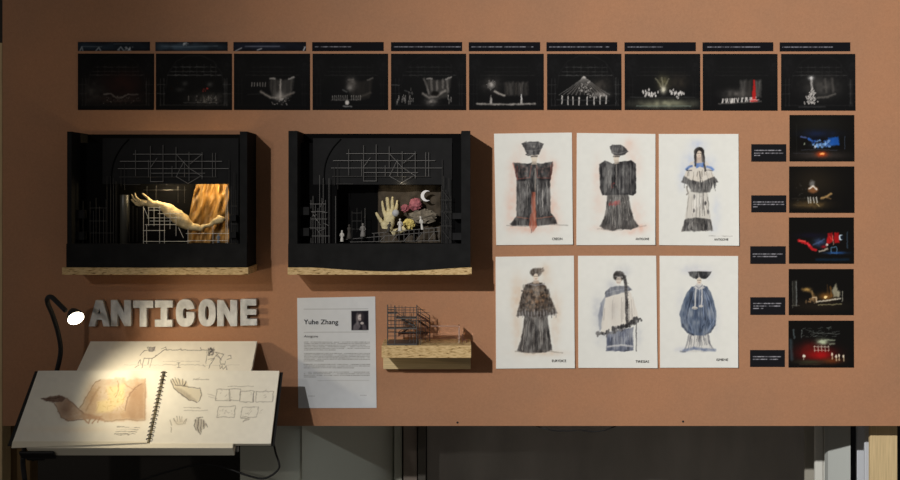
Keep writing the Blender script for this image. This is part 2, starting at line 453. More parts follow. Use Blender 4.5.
# left: a grey panel turned away, its frame and a narrow post
slab('wall_left_panel', 302, .022, 394, .60, .03, mat('green_grey_panel', L8(206, 209, 196), .7), 'greenish grey panel receding from the board towards the dark cloth')
post('trim_14', 240, 302, .04, .06, MATS['green_grey_panel'], 'flat greenish grey panel under the board behind the cable')
post('trim_10', 394.2, 402, .58, .64, MATS['green_grey_panel'], 'narrow greenish grey frame strip at the end of the receding panel')
post('trim_11', 403.5, 417, .55, .64, mat('brown_grey_post', L8(150, 138, 128), .7), 'brown grey upright post beside the dark cloth')
post('trim_12', 418, 425.5, .53, .62, mat('brown_grey_post2', L8(92, 88, 82), .7), 'dark grey upright strip at the edge of the dark cloth')
post('trim_13', 3, 30, .10, .16, mat('dark_pine', L8(120, 96, 62), .7, var=.15, vscale=8, stretch=(30, 30, 1)), 'dark pine upright under the reading stand')

# ------------------------------------------------------------------ costume drawings
PAPER = (219, 219, 213)
ST = 'costume drawings pinned in two rows'
def costume(pxc, paint, seed, label, name_text, tx0, tx1, ty, th):
    g = np.random.default_rng(seed); a1, a2, a3 = g.uniform(-.0012, .0012, 3)
    def bend(u, v): return .0032*(u**6)*(v**.7)+.0018*((1-u)**7)*v+.0016*(v**8)+(a1+.0012)*u*(1-u)*2+.0006
    def full(p):
        p.glow(pxc[0][0]+39, pxc[0][1]+56, 45, 60, (224, 224, 218), .4)
        p.warp(.3, .33, seed); paint(p); p.wash(PAPER, .3, .22, seed)
    o = print_sheet('costume_drawing', pxc, PAPER, full, bend=bend, d=.0)
    tag(o, label, 'drawing', ST)
    d = .0062
    lettering(o, name_text, tx0, tx1, ty, th, d, (40, 38, 38), bold=.0)
    return o
ZK = 480/122
DK = (32, 31, 33)
def streaks(p, x0, x1, y0, y1, n, spread, col, a, seed, w=2.2):
    g = np.random.default_rng(seed); cx = (x0+x1)/2
    for _ in range(n):
        x = g.uniform(x0, x1); t = (x-cx)/(x1-x0)*2; ya = g.uniform(y0, y0+(y1-y0)*.45); yb = g.uniform(y0+(y1-y0)*.5, y1)
        f = lambda y: x+t*spread*(y-y0)/(y1-y0)
        p.line([(f(ya), ya), (f((ya+yb)/2)+g.uniform(-2, 2), (ya+yb)/2), (f(yb), yb)], w*g.uniform(.5, 1.3), col, min(1, 1.35*a*g.uniform(.3, 1)), 2.2)
def c1(p):
    p.view(490, 128, ZK)
    for cx, cy, sx, sy, a in ((98, 150, 16, 18, .7), (92, 250, 16, 60, .4), (80, 330, 16, 50, .35), (250, 330, 16, 45, .5), (240, 190, 14, 40, .4), (165, 402, 40, 10, .6), (250, 150, 14, 16, .4), (120, 100, 20, 30, .2), (205, 110, 15, 20, .25), (110, 392, 25, 8, .5), (250, 368, 22, 12, .5)):
        p.glow(cx, cy, sx, sy, (220, 172, 152), a, .5, .07)
    p.line([(66, 384), (140, 386), (230, 380), (305, 383)], 3, (120, 116, 112), .6, 4)
    p.poly([(104, 200), (236, 202), (238, 335), (256, 352), (264, 378), (190, 384), (90, 384), (78, 378), (104, 348)], (44, 42, 43), .97, 5, .12, 1, .16, wob=4)
    streaks(p, 112, 160, 205, 345, 22, 8, (140, 137, 135), .6, 3); streaks(p, 180, 232, 205, 345, 24, 8, (150, 147, 144), .6, 4)
    streaks(p, 108, 240, 205, 375, 26, 10, (28, 28, 31), .7, 5)
    for x in (118, 128, 142, 196, 210, 224): p.line([(x, 212), (x-2, 280), (x, 340)], 7, (150, 147, 145), .42, 8, .5)
    p.poly([(104, 350), (160, 356), (250, 350), (258, 376), (150, 380), (88, 378)], (52, 48, 48), .7, 6, .3)
    p.line([(106, 350), (150, 356)], 3, (150, 84, 66), .7); p.line([(182, 356), (245, 348)], 3, (156, 92, 72), .7)
    p.poly([(92, 136), (150, 140), (170, 134), (200, 140), (246, 132), (248, 146), (238, 206), (184, 204), (172, 230), (160, 206), (106, 210)], DK, .96, 4, .15, 2, wob=3)
    for q in ([(106, 150), (108, 200), (156, 196), (162, 148)], [(184, 148), (186, 196), (236, 198), (240, 146)]):
        p.line(q, 3, (140, 72, 62), .65, 3)
    p.speckle(108, 160, 146, 196, 26, 4, (104, 88, 84), .6, 1); p.speckle(184, 238, 146, 196, 26, 4, (104, 84, 80), .6, 2)
    p.line([(90, 138), (100, 172), (108, 206)], 3, (150, 70, 60), .6); p.line([(246, 138), (238, 200)], 3, (140, 70, 60), .5)
    p.line([(171, 150), (170, 250)], 6, (24, 24, 26), .8); p.line([(178, 160), (178, 245)], 3, (176, 150, 132), .6)
    p.poly([(164, 252), (178, 252), (180, 330), (184, 386), (168, 410), (158, 396), (152, 384), (162, 330)], (166, 84, 62), .9, 4, .3)
    p.line([(168, 256), (160, 384)], 3, (92, 46, 40), .7); p.line([(176, 270), (176, 390)], 2, (208, 150, 122), .6); p.line([(163, 400), (163, 412)], 3, (90, 50, 44), .7)
    p.poly([(160, 108), (187, 106), (184, 130), (174, 138), (164, 130)], (214, 202, 184), .95, 3); p.line([(162, 112), (185, 111)], 5, (60, 54, 52), .8, 3)
    p.poly([(166, 130), (182, 130), (186, 144), (162, 144)], (190, 176, 160), .8, 3)
    p.poly([(124, 62), (145, 54), (190, 53), (211, 62), (200, 84), (192, 104), (176, 108), (158, 106), (146, 104), (140, 90)], (50, 49, 51), .97, 4, .2, wob=2)
    p.line([(140, 88), (165, 92), (198, 84)], 3, (122, 120, 118), .6); p.line([(132, 64), (168, 60), (204, 64)], 3, (112, 110, 110), .5)
    streaks(p, 146, 194, 62, 84, 9, -6, (120, 118, 118), .5, 9); p.ell(172, 74, 5, 5, (150, 146, 140), .5); p.line([(142, 104), (150, 108), (160, 106)], 4, (40, 40, 42), .9)
    p.line([(126, 60), (144, 52)], 2, (60, 60, 60), .6)
def c2(p):
    p.view(572, 128, ZK)
    for cx, cy, sx, sy, a in ((225, 70, 20, 20, .45), (235, 115, 14, 14, .3), (100, 190, 12, 45, .35), (110, 300, 20, 40, .3), (255, 340, 18, 40, .35), (265, 392, 24, 12, .6), (120, 395, 30, 9, .4), (220, 410, 30, 8, .45), (262, 150, 12, 40, .2)):
        p.glow(cx, cy, sx, sy, (220, 176, 158), a, .5, .07)
    p.line([(100, 396), (170, 404), (262, 390), (290, 384)], 3, (136, 124, 118), .5, 5)
    p.poly([(138, 258), (220, 258), (232, 320), (246, 365), (264, 386), (232, 400), (190, 398), (160, 404), (128, 398), (108, 388), (132, 340)], (62, 59, 58), .95, 5, .2, 3, .2, wob=5)
    streaks(p, 142, 216, 262, 395, 34, 24, (168, 164, 158), .55, 13); streaks(p, 142, 216, 275, 398, 30, 26, (36, 35, 37), .6, 14)
    p.poly([(106, 142), (130, 128), (160, 140), (172, 134), (232, 128), (252, 140), (252, 256), (238, 266), (214, 262), (118, 264), (110, 236)], (40, 39, 41), .97, 4, .12, 4, .14, wob=3)
    streaks(p, 116, 160, 145, 255, 16, 0, (128, 126, 124), .5, 15); streaks(p, 176, 230, 145, 255, 18, 0, (120, 118, 117), .5, 16)
    streaks(p, 112, 248, 140, 262, 16, 0, (24, 24, 27), .7, 17, 3)
    for x in (132, 146, 186, 202, 218): p.line([(x, 150), (x+1, 250)], 7, (136, 133, 130), .4, 8, .5)
    p.line([(116, 142), (122, 262)], 4, (28, 28, 30), .8); p.line([(168, 142), (168, 262)], 4, (22, 22, 24), .9); p.line([(174, 144), (174, 225)], 3, (172, 166, 158), .6)
    p.line([(236, 134), (240, 262)], 4, (26, 26, 28), .8); p.line([(228, 140), (232, 258)], 2, (150, 146, 142), .5); p.speckle(150, 166, 200, 235, 8, 3, (120, 62, 58), .6, 4)
    p.poly([(146, 288), (190, 290), (190, 304), (148, 303)], (92, 58, 56), .8, 4, .3); p.speckle(146, 190, 288, 304, 16, 3.5, (150, 56, 56), .8, 6)
    p.poly([(162, 106), (186, 108), (184, 126), (174, 134), (164, 128)], (212, 200, 184), .95, 3); p.line([(163, 112), (186, 113)], 5, (58, 54, 52), .75)
    p.poly([(166, 126), (184, 126), (186, 140), (166, 142)], (186, 174, 160), .8, 3)
    p.poly([(147, 72), (158, 66), (190, 66), (206, 74), (222, 92), (208, 104), (186, 110), (166, 108), (156, 98)], (54, 53, 55), .97, 4, .2, wob=2)
    p.line([(156, 96), (182, 102), (214, 92)], 3, (136, 132, 130), .6); streaks(p, 160, 206, 70, 96, 12, 8, (126, 124, 122), .55, 19)
def c3(p):
    p.view(653, 128, ZK)
    for cx, cy, sx, sy, a in ((178, 66, 22, 14, .45), (140, 130, 20, 24, .4), (222, 140, 18, 24, .3), (118, 190, 14, 24, .3), (250, 330, 12, 40, .25), (234, 388, 14, 20, .25), (110, 230, 10, 20, .2)):
        p.glow(cx, cy, sx, sy, (164, 180, 218), a, .5, .07)
    p.poly([(138, 246), (216, 246), (220, 320), (228, 365), (236, 404), (205, 406), (150, 402), (110, 408), (124, 365), (132, 310)], (196, 191, 182), .95, 4, .3, 5, .25, wob=4)
    streaks(p, 140, 214, 250, 360, 26, 10, (104, 100, 97), .6, 21); streaks(p, 142, 212, 255, 350, 14, 10, (232, 228, 220), .7, 22)
    p.poly([(126, 358), (170, 352), (226, 360), (236, 404), (112, 406)], (62, 60, 60), .92, 6, .25, 6, .3, wob=5)
    streaks(p, 122, 228, 360, 408, 40, 8, (38, 37, 39), .7, 23); streaks(p, 122, 228, 362, 405, 16, 8, (170, 166, 160), .5, 24)
    for x, y in ((206, 296), (216, 330), (162, 270), (160, 325)): p.ell(x, y, 4, 9, (70, 68, 70), .7, .6)
    p.poly([(148, 132), (212, 130), (232, 168), (244, 200), (192, 214), (140, 206), (122, 190), (132, 160)], (208, 200, 188), .95, 4, .2, 7, wob=3)
    p.poly([(122, 188), (142, 202), (190, 214), (240, 190), (256, 212), (236, 222), (222, 252), (186, 256), (150, 250), (138, 224), (110, 214)], (64, 62, 62), .94, 5, .25, 8, .22, wob=6)
    streaks(p, 124, 246, 196, 250, 40, 6, (34, 34, 36), .65, 25); streaks(p, 130, 240, 205, 250, 14, 6, (176, 172, 166), .5, 26); streaks(p, 136, 230, 160, 206, 20, 8, (112, 106, 100), .5, 27)
    p.line([(182, 170), (186, 212)], 3, (60, 58, 58), .8); p.line([(132, 232), (138, 256), (132, 262)], 6, (120, 114, 108), .8)
    p.poly([(160, 136), (204, 134), (198, 156), (184, 152), (170, 158)], (66, 104, 176), .85, 4); p.line([(131, 162), (142, 153), (152, 150)], 9, (74, 112, 184), .75, 6); p.line([(212, 153), (224, 156), (236, 163)], 9, (70, 110, 186), .75, 6)
    p.line([(132, 166), (152, 168)], 3, (60, 60, 70), .7); p.line([(206, 164), (234, 168)], 3, (60, 60, 70), .7)
    p.poly([(164, 92), (198, 92), (202, 134), (162, 134)], (60, 54, 52), .9, 5)
    p.poly([(173, 112), (189, 112), (191, 138), (171, 138)], (186, 166, 150), .95, 4)
    p.ell(181, 92, 19, 17, (40, 37, 36), .97, .3); p.ell(181, 103, 9.5, 14, (214, 198, 182), .97, .3); p.line([(175, 99), (179, 99)], 2, (60, 50, 46), .7, 2); p.line([(184, 99), (188, 99)], 2, (60, 50, 46), .7, 2); p.line([(179, 110), (184, 110)], 2, (150, 90, 80), .7, 2)
    p.line([(166, 92), (165, 115), (168, 130), (166, 148)], 7, (38, 36, 37), .95, 3, .3); p.line([(196, 92), (200, 118), (200, 140), (206, 168)], 7, (38, 36, 37), .95, 3, .3)
    p.line([(176, 118), (186, 118)], 4, (180, 160, 146), .8)
    p.words(217, 312, 425, 2.6, (120, 116, 110), .75, 3, .22)
def c4(p):
    p.view(490, 252, ZK)
    for cx, cy, sx, sy, a in ((104, 180, 14, 50, .55), (108, 300, 14, 60, .4), (262, 220, 14, 40, .45), (258, 320, 12, 40, .35), (215, 72, 16, 18, .5), (120, 130, 20, 20, .35), (200, 398, 60, 8, .5), (225, 110, 14, 14, .3)):
        p.glow(cx, cy, sx, sy, (206, 178, 152), a, .5, .07)
    p.line([(100, 390), (170, 398), (230, 390), (285, 396)], 3, (110, 98, 88), .6, 5)
    p.poly([(136, 246), (226, 246), (234, 320), (244, 386), (216, 394), (150, 396), (106, 390), (120, 350), (130, 300)], (54, 50, 49), .96, 5, .2, 9, .22, wob=4)
    streaks(p, 138, 222, 250, 388, 30, 16, (150, 144, 138), .55, 31); streaks(p, 138, 222, 252, 392, 34, 16, (30, 28, 29), .65, 32)
    p.poly([(138, 128), (165, 120), (205, 120), (224, 140), (240, 182), (264, 240), (246, 248), (216, 248), (180, 256), (140, 250), (104, 252), (112, 220), (124, 170)], (42, 34, 30), .97, 5, .15, 10, .2, grain=.25, wob=6)
    p.glow(185, 180, 28, 36, (134, 100, 72), .55, .7, .12); p.speckle(124, 240, 132, 236, 70, 5, (34, 29, 27), .6, 8); p.speckle(130, 230, 140, 236, 45, 3.5, (150, 120, 94), .5, 9)
    for i in range(26):
        x = 108+i*6; p.line([(x, 232+6*math.sin(i)), (x+2, 252+5*math.cos(i*2))], 3, (138, 136, 140) if i % 2 else (40, 38, 40), .75, 3)
    p.line([(150, 124), (180, 132), (214, 124)], 5, (150, 148, 152), .6, 4); p.poly([(172, 112), (190, 112), (194, 124), (168, 124)], (176, 156, 138), .9, 4)
    p.ell(180, 80, 22, 17, (52, 42, 36), .96, .35, .2); p.ell(198, 72, 14, 9, (80, 66, 56), .7, .6); p.line([(196, 70), (208, 62)], 3, (70, 58, 50), .7)
    p.ell(180, 98, 9.5, 14, (216, 200, 182), .97, .3); p.line([(174, 95), (179, 95)], 2, (60, 46, 40), .8, 2); p.line([(182, 95), (187, 95)], 2, (60, 46, 40), .8, 2); p.line([(178, 106), (183, 106)], 2, (120, 60, 54), .8, 2)
def c5(p):
    p.view(572, 252, ZK)
    for cx, cy, sx, sy, a in ((100, 240, 14, 44, .5), (200, 76, 22, 16, .35), (120, 340, 20, 24, .3), (262, 330, 10, 30, .3), (150, 130, 16, 14, .35)):
        p.glow(cx, cy, sx, sy, (160, 164, 178), a, .5, .07)
    p.poly([(136, 316), (240, 296), (240, 386), (206, 390), (134, 388)], (78, 84, 104), .95, 5, .25, 11, .22, wob=4)
    streaks(p, 138, 236, 310, 386, 28, 2, (48, 52, 66), .6, 41); streaks(p, 138, 236, 312, 375, 14, 2, (164, 170, 186), .5, 42)
    p.line([(140, 372), (190, 366), (236, 370)], 6, (216, 214, 212), .75, 6); p.line([(136, 388), (160, 384), (205, 390), (238, 384)], 4, (70, 76, 96), .7, 4)
    p.line([(252, 280), (252, 388)], 3.5, (58, 56, 58), .9, 3)
    p.poly([(134, 168), (112, 200), (102, 260), (108, 310), (120, 300), (130, 240)], (112, 118, 134), .8, 6, .2)
    p.poly([(132, 172), (180, 168), (226, 150), (246, 200), (262, 256), (232, 282), (190, 296), (112, 322), (116, 280), (124, 220)], (214, 208, 198), .97, 4, .1, wob=3)
    streaks(p, 130, 240, 175, 300, 16, 8, (166, 160, 154), .45, 43, 4); p.glow(165, 230, 14, 30, (182, 176, 170), .5)
    p.poly([(130, 156), (152, 138), (185, 132), (222, 134), (236, 150), (186, 164), (132, 178)], (88, 92, 104), .92, 5, .25, 12, wob=4)
    p.line([(140, 160), (180, 150), (226, 144)], 3, (150, 154, 166), .6)
    g = np.random.default_rng(5); path = np.array([(106, 322), (130, 320), (160, 306), (190, 300), (216, 290), (236, 276), (250, 266), (268, 262)], float)
    for _ in range(110):
        k = g.integers(0, len(path)-1); q = path[k]+(path[k+1]-path[k])*g.random()+g.normal(0, 5.5, 2)
        p.ell(q[0], q[1], g.uniform(3, 6), g.uniform(3, 8), ((36, 35, 37), (58, 56, 58), (104, 102, 104))[g.integers(0, 3)], .75, .6)
    p.line([(206, 96), (212, 140), (214, 200), (216, 262), (218, 288)], 12, (46, 44, 45), .95, 4, .35)
    for i in range(14): p.line([(208+i*.5, 118+i*12), (220+i*.4, 124+i*12)], 2.5, (112, 108, 106), .6, 2.5)
    p.ell(184, 94, 22, 20, (46, 43, 43), .97, .3, .15); p.line([(166, 84), (184, 78), (202, 86)], 3, (118, 114, 112), .6)
    p.ell(183, 112, 11, 15, (202, 190, 178), .97, .3); p.line([(170, 96), (198, 98)], 5, (150, 146, 144), .8, 3); p.line([(174, 106), (192, 106)], 3, (70, 62, 58), .7, 3); p.line([(179, 119), (187, 119)], 2, (120, 80, 72), .7, 2)
def c6(p):
    p.view(653, 252, ZK)
    for cx, cy, sx, sy, a in ((140, 74, 20, 12, .35), (222, 90, 16, 14, .3), (110, 200, 12, 40, .25), (250, 260, 10, 40, .25), (115, 385, 18, 8, .6), (180, 60, 40, 10, .2)):
        p.glow(cx, cy, sx, sy, (172, 176, 194), a, .5, .07)
    p.poly([(142, 316), (216, 316), (222, 355), (240, 388), (200, 394), (120, 392), (130, 365)], (200, 198, 194), .95, 4, .25, 13, .25, wob=3)
    streaks(p, 144, 216, 318, 384, 34, 14, (104, 104, 110), .7, 51); p.line([(142, 320), (132, 362), (122, 390)], 4, (90, 92, 102), .7, 5); p.line([(216, 320), (224, 362), (240, 388)], 4, (90, 92, 102), .7, 5); streaks(p, 146, 214, 320, 360, 10, 10, (66, 68, 76), .5, 52)
    p.line([(120, 388), (160, 378), (205, 384), (242, 386)], 11, (88, 102, 134), .85, 6, .3); p.line([(108, 390), (125, 392)], 5, (70, 74, 84), .7, 5)
    p.poly([(152, 136), (180, 130), (212, 134), (228, 160), (242, 205), (250, 248), (244, 290), (226, 318), (200, 328), (160, 328), (134, 318), (112, 292), (104, 245), (114, 205), (134, 158)], (70, 84, 108), .97, 4, .15, 14, .2, wob=3)
    for k in range(40):
        g = np.random.default_rng(100+k); t = g.uniform(-1, 1); w0, w1, w2 = 24, 66, 34; y0, y1, y2 = 142, 245, 322
        c = ((38, 46, 64), (138, 152, 178), (52, 62, 84))[k % 3]; q = []
        for s_ in np.linspace(g.uniform(0, .3), g.uniform(.6, 1), 6):
            ww = w0+(w1-w0)*math.sin(s_*math.pi*.62)**1.0 if s_ < .8 else w1-(w1-w2)*(s_-.6)/.4
            q.append((180+t*ww, y0+(y2-y0)*s_))
        p.line(q, 2.2, c, .6, 3)
    p.line([(116, 285), (135, 314), (160, 326)], 5, (42, 46, 58), .7, 6); p.line([(244, 285), (226, 314), (205, 326)], 5, (42, 46, 58), .6, 6)
    p.line([(168, 140), (166, 180), (165, 214)], 5, (200, 198, 196), .9, 3); p.line([(192, 140), (192, 180), (190, 210)], 5, (204, 202, 200), .9, 3)
    p.line([(176, 140), (178, 205)], 3, (50, 56, 74), .8); p.line([(184, 150), (180, 212)], 3, (160, 168, 184), .7)
    p.ell(164, 220, 11, 6, (206, 200, 190), .9, .4); p.ell(188, 213, 9, 5, (200, 194, 186), .85, .4); p.line([(158, 222), (172, 222)], 2, (80, 76, 76), .6, 2)
    p.poly([(172, 122), (190, 122), (204, 140), (182, 150), (160, 140)], (196, 194, 192), .85, 4); p.line([(168, 132), (180, 144), (194, 130)], 2.5, (84, 90, 106), .8, 2.5)
    p.ell(181, 113, 9.5, 13, (208, 194, 178), .97, .3); p.line([(175, 111), (179, 111)], 2, (60, 52, 48), .8, 2); p.line([(183, 111), (187, 111)], 2, (60, 52, 48), .8, 2); p.line([(179, 119), (184, 119)], 2, (120, 70, 64), .7, 2)
    p.poly([(136, 76), (230, 76), (222, 94), (206, 106), (190, 104), (181, 98), (170, 106), (158, 104), (144, 94)], (40, 40, 43), .97, 4, .12); p.line([(136, 75), (180, 71), (230, 75)], 4, (206, 204, 210), .9, 3)
    p.line([(178, 82), (180, 98)], 4, (150, 146, 144), .7, 3); streaks(p, 146, 220, 78, 98, 12, -10, (92, 92, 96), .5, 55)
costume([(494, 133.7), (571.8, 132.6), (572.7, 244.4), (496.2, 245)], c1, 1, 'costume drawing of a broad black robe with a red centre strip and flared hat', 'CREON', 552, 562.2, 240, 2.6)
costume([(576.8, 133), (655.3, 134), (654.9, 244.8), (576.3, 245)], c2, 2, 'costume drawing of a boxy charcoal coat over a flared grey skirt with red waist ornament', 'ANTIGONE', 635.5, 649, 240, 2.4)
costume([(658.8, 134), (738.3, 134), (738.6, 245.6), (659, 245)], c3, 3, 'costume drawing of a braided figure with blue collar and tiered pale dress', 'ANTIGONE', 714, 728, 240.4, 2.3)
costume([(495.6, 256.8), (573.8, 255.7), (574.6, 367.8), (496, 368.4)], c4, 4, 'costume drawing of a dark brown fur cape over a long dark skirt', 'EURYDICE', 552, 566, 362, 2.6)
costume([(578, 255.8), (656, 255.7), (657.2, 367.8), (578.3, 367.6)], c5, 5, 'costume drawing of a cream shawl with dark fringe, long braid and cane', 'TIRESIAS', 635.5, 649, 362.6, 2.5)
costume([(659.6, 255.8), (738, 256), (737.6, 367.4), (660, 367.5)], c6, 6, 'costume drawing of a bulbous blue robe under a wide bowl shaped hat', 'ISMENE', 716.5, 728, 360.8, 2.5)

# ------------------------------------------------------------------ storyboard prints along the top
BK = (17, 17, 18)
def stage_base(p, x0, y0, lum=1.0, arch=.22):
    """the dark proscenium seen in every storyboard print; local pixels"""
    p.view(x0, y0, 1); c = lambda v: (v*lum+10, v*lum+10, v*lum+10)
    p.glow(38, 20, 30, 22, (26, 26, 26), .7)
    p.line([(10, 34), (12, 20), (20, 8), (32, 2), (46, 2), (58, 8), (66, 20), (68, 34)], .8, c(36), arch, 1.2)
    for yy, xa, xb, v in ((13.5, 18, 60, 52), (18, 15, 61, 56), (21.6, 12, 65, 74)):
        p.line([(xa, yy), (xb, yy)], .5, c(v), .75, 1.1, .7)
    for xx in (20, 27, 34, 41, 48, 55, 60): p.line([(xx, 11), (xx, 23)], .3, c(46), .45, 1.0, .5)
    for xx in (4.5, 8, 68.5, 71): p.line([(xx, 25), (xx, 52)], .5, c(60), .5, 1.2, .7)
    for yy in (31, 40): p.line([(1, yy), (9, yy)], .4, c(56), .5, 1.0); p.line([(67, yy), (75, yy)], .4, c(46), .5, 1.0)
    p.glow(6, 12, 5, 9, (32, 32, 33), .5, .6, .5); p.glow(71, 12, 5, 9, (32, 32, 33), .5, .6, .5)
    p.line([(4, 51.5), (72, 51.5)], .6, c(34), .5, 1.2)
G = lambda v, t=0: (v, v-t*.5, v-t)
def figures(p, pts, h, v=190, a=.8, w=.8):
    for x, y in pts:
        p.line([(x, y), (x, y-h*.7)], w, G(v, 8), a, .9); p.ell(x, y-h*.85, w*.55, h*.14, G(v, 8), a, .8)
def s1(p, x, y):
    stage_base(p, x, y, 1.3); p.glow(44, 30, 14, 9, (52, 33, 31), .8, .4, .2); p.glow(14, 38, 9, 8, (66, 63, 61), .7, .5, .3); p.glow(40, 46, 20, 4, (56, 46, 44), .7, .6, .4)
    p.line([(26, 41), (33, 40), (38, 44), (44, 44), (50, 41), (60, 41)], 1.0, G(160, 8), .7, 1.6, .5); p.line([(25, 48), (62, 47)], .8, (84, 70, 66), .5, 1.5, .7); p.line([(68.5, 28), (68.5, 48)], .9, G(70), .6, 1.3, .5)
    p.speckle(26, 62, 42, 50, 24, .5, G(124, 10), .6, 3)
def s2(p, x, y):
    stage_base(p, x, y, 2.1); p.glow(52, 45, 12, 4, (72, 70, 68), .8, .6, .4); p.line([(28, 49), (62, 49)], .8, G(110), .6, 1.3, .5); p.glow(29, 30, 2, 1.6, G(70), .7); p.glow(24, 36, 3, 1.5, G(56), .7); p.glow(54, 31, 2, 1.6, G(78), .7)
    p.speckle(44, 52, 32, 38, 9, .6, (150, 48, 44), .85, 4); figures(p, [(48, 48), (53, 47), (60, 47), (33, 47)], 5, 130, .7); p.speckle(40, 62, 42, 50, 34, .55, G(150, 8), .6, 5); p.line([(69.5, 26), (69.5, 50)], 1.0, G(84), .6, 1.2, .6)
def torso(p, v=120, a=.9, dy=0):
    p.poly([(36, 25+dy), (40, 24+dy), (45, 27+dy), (53, 26+dy), (60, 23.5+dy), (59, 34+dy), (57, 43+dy), (46, 46+dy), (38, 42+dy), (35.5, 33+dy)], G(v*.62, 6), a, 2.5, .5, 3, .7)
    p.line([(36, 25+dy), (41, 25+dy)], 1.4, G(v*1.3, 8), a*.9, 1.5); p.line([(55, 25.5+dy), (60, 23.5+dy)], 1.4, G(v*1.35, 8), a*.9, 1.5)
def s3(p, x, y):
    stage_base(p, x, y, .6); torso(p, 130)
    p.line([(46.5, 26), (46.5, 46)], 1.6, G(190, 14), .85, 1.6, .3); p.glow(46, 43, 3.5, 3, G(180, 12), .7)
    for i in range(6): p.line([(18+i*2.7, 29), (18+i*2.7, 32.5)], .8, G(150, 8), .8, .9)
    p.line([(27, 38), (32, 41), (37, 44), (44, 44.5)], 2.2, G(140, 12), .85, 2); p.line([(48, 44), (54, 41), (60, 39)], 1.8, G(130, 12), .8, 2); p.speckle(38, 56, 44, 51, 26, .6, G(170, 10), .7, 6); p.line([(14, 41), (27, 40)], .6, G(50), .6, 1.4)
def s4(p, x, y):
    stage_base(p, x, y, .6); torso(p, 76, .8, 1); p.glow(39, 30, 3.4, 4, G(120, 10), .7, .5, .5); p.glow(37, 34, 2, 2, G(150, 8), .6); p.line([(48, 43), (58, 39)], 2, G(70, 8), .7, 2)
    figures(p, [(20+i*2.1, 46) for i in range(8)]+[(39+i*2.2, 46) for i in range(5)], 4.5, 150, .65, .7); p.line([(19, 46.5), (48, 46)], .8, G(130, 8), .6, 1.2, .4)
    p.ell(34.5, 49, 1.9, 2.2, G(214, 10), .9, .6); p.line([(31, 52.5), (39, 53)], 1.2, G(170), .75, 1.2, .4); p.line([(30, 36), (34, 38)], 1, G(120), .6, 1.3)
def s5(p, x, y):
    stage_base(p, x, y, .9); torso(p, 120, .85)
    for q in ([(33, 25), (36, 33), (38, 40)], [(40, 27), (41, 36)], [(46, 27), (46, 36)], [(52, 26), (52, 34)], [(56, 27), (57, 38)]): p.line(q, 1.8, G(138, 10), .65, 1.8, .4)
    p.line([(32, 40), (38, 44), (46, 42), (54, 37)], 2.4, G(150, 12), .8, 2.2, .3); p.ell(44, 40, 4, 2.4, (20, 18, 17), .9, .6); p.glow(40, 48, 4, 2.5, G(140, 10), .7, .5, .5)
    g = np.random.default_rng(3); figures(p, [(6+g.uniform(0, 18), 47+g.uniform(-3, 4)) for _ in range(17)], 4, 160, .6, .7); figures(p, [(58, 50), (60, 48), (57, 46)], 5, 150, .7); p.line([(14, 37), (22, 40)], .7, G(100), .6, 1.2)
    p.line([(1, 31.5), (8, 31.5)], .7, G(84), .7, 1.0); figures(p, [(18, 41), (21, 41), (20, 37)], 3, 120, .6, .6)
def s6(p, x, y):
    stage_base(p, x, y, .55); g = np.random.default_rng(6)
    for k in range(16):
        an = k*math.pi/8; r = g.uniform(3, 5.4); p.line([(22, 31), (22+math.cos(an)*r, 31+math.sin(an)*r*.9)], .7, G(190, 8), .7, 1.1)
    p.ell(22, 31, 2, 2, G(190, 10), .8, .8); p.glow(22, 31, 6, 5, G(90, 8), .5, .6, .4)
    for cx, w_, v in ((37.5, 2, 96), (42, 2.4, 124), (47, 2, 88), (52, 2.6, 120), (57, 2, 100)): p.poly([(cx-w_, 29), (cx+w_, 28), (cx+w_, 41), (cx-w_+.5, 42)], G(v*.8, 8), .75, 2.6, .6, 4, 1.2)
    p.line([(26, 37.5), (30, 40), (35, 42)], 2.0, G(170, 14), .85, 1.8); p.line([(8, 50), (22, 50.5), (45, 50.6), (66, 50)], 1.5, G(190, 14), .85, 1.6, .35)
    for fx, fh in ((22, 8.5), (52.5, 9.5)): p.poly([(fx-1.1, 50), (fx-.8, 50-fh*.6), (fx, 50-fh), (fx+.8, 50-fh*.6), (fx+1.2, 50)], G(168, 8), .9, 1.2)
    p.line([(52.5, 41), (52.5, 46)], .8, G(220), .9, 1.0)
def s7(p, x, y):
    stage_base(p, x, y, 1.35)
    p.poly([(37, 23), (20, 40), (58, 41)], G(62, 6), .6, 3, .6, 5, .9)
    for i in range(13): tx = 12+i*4.2; p.line([(37, 23), (37+(tx-37)*.6, 34+abs(i-6)*.1), (tx, 41)], .6, G(168, 8), .6, 1.0, .35)
    p.ell(37, 23.5, 2, 1.2, G(176, 8), .8, .8); figures(p, [(15, 50), (21, 50.6), (26, 51), (32, 51.4), (40, 51), (47, 51), (53, 50.4), (59, 49.8)], 8.5, 200, .85, 1.1)
    p.glow(54, 32, 6, 5, G(76, 10), .7, .5, .4); p.speckle(32, 44, 28, 38, 26, .7, G(190, 10), .7, 7); p.glow(54, 41, 5, 2, G(150, 10), .7); p.line([(10, 46), (62, 47)], .6, G(90), .5, 1.4); p.line([(69, 24), (69, 50)], 1, G(76), .6, 1.2, .5)
    p.speckle(40, 60, 39, 45, 20, .7, G(190, 10), .7, 17)
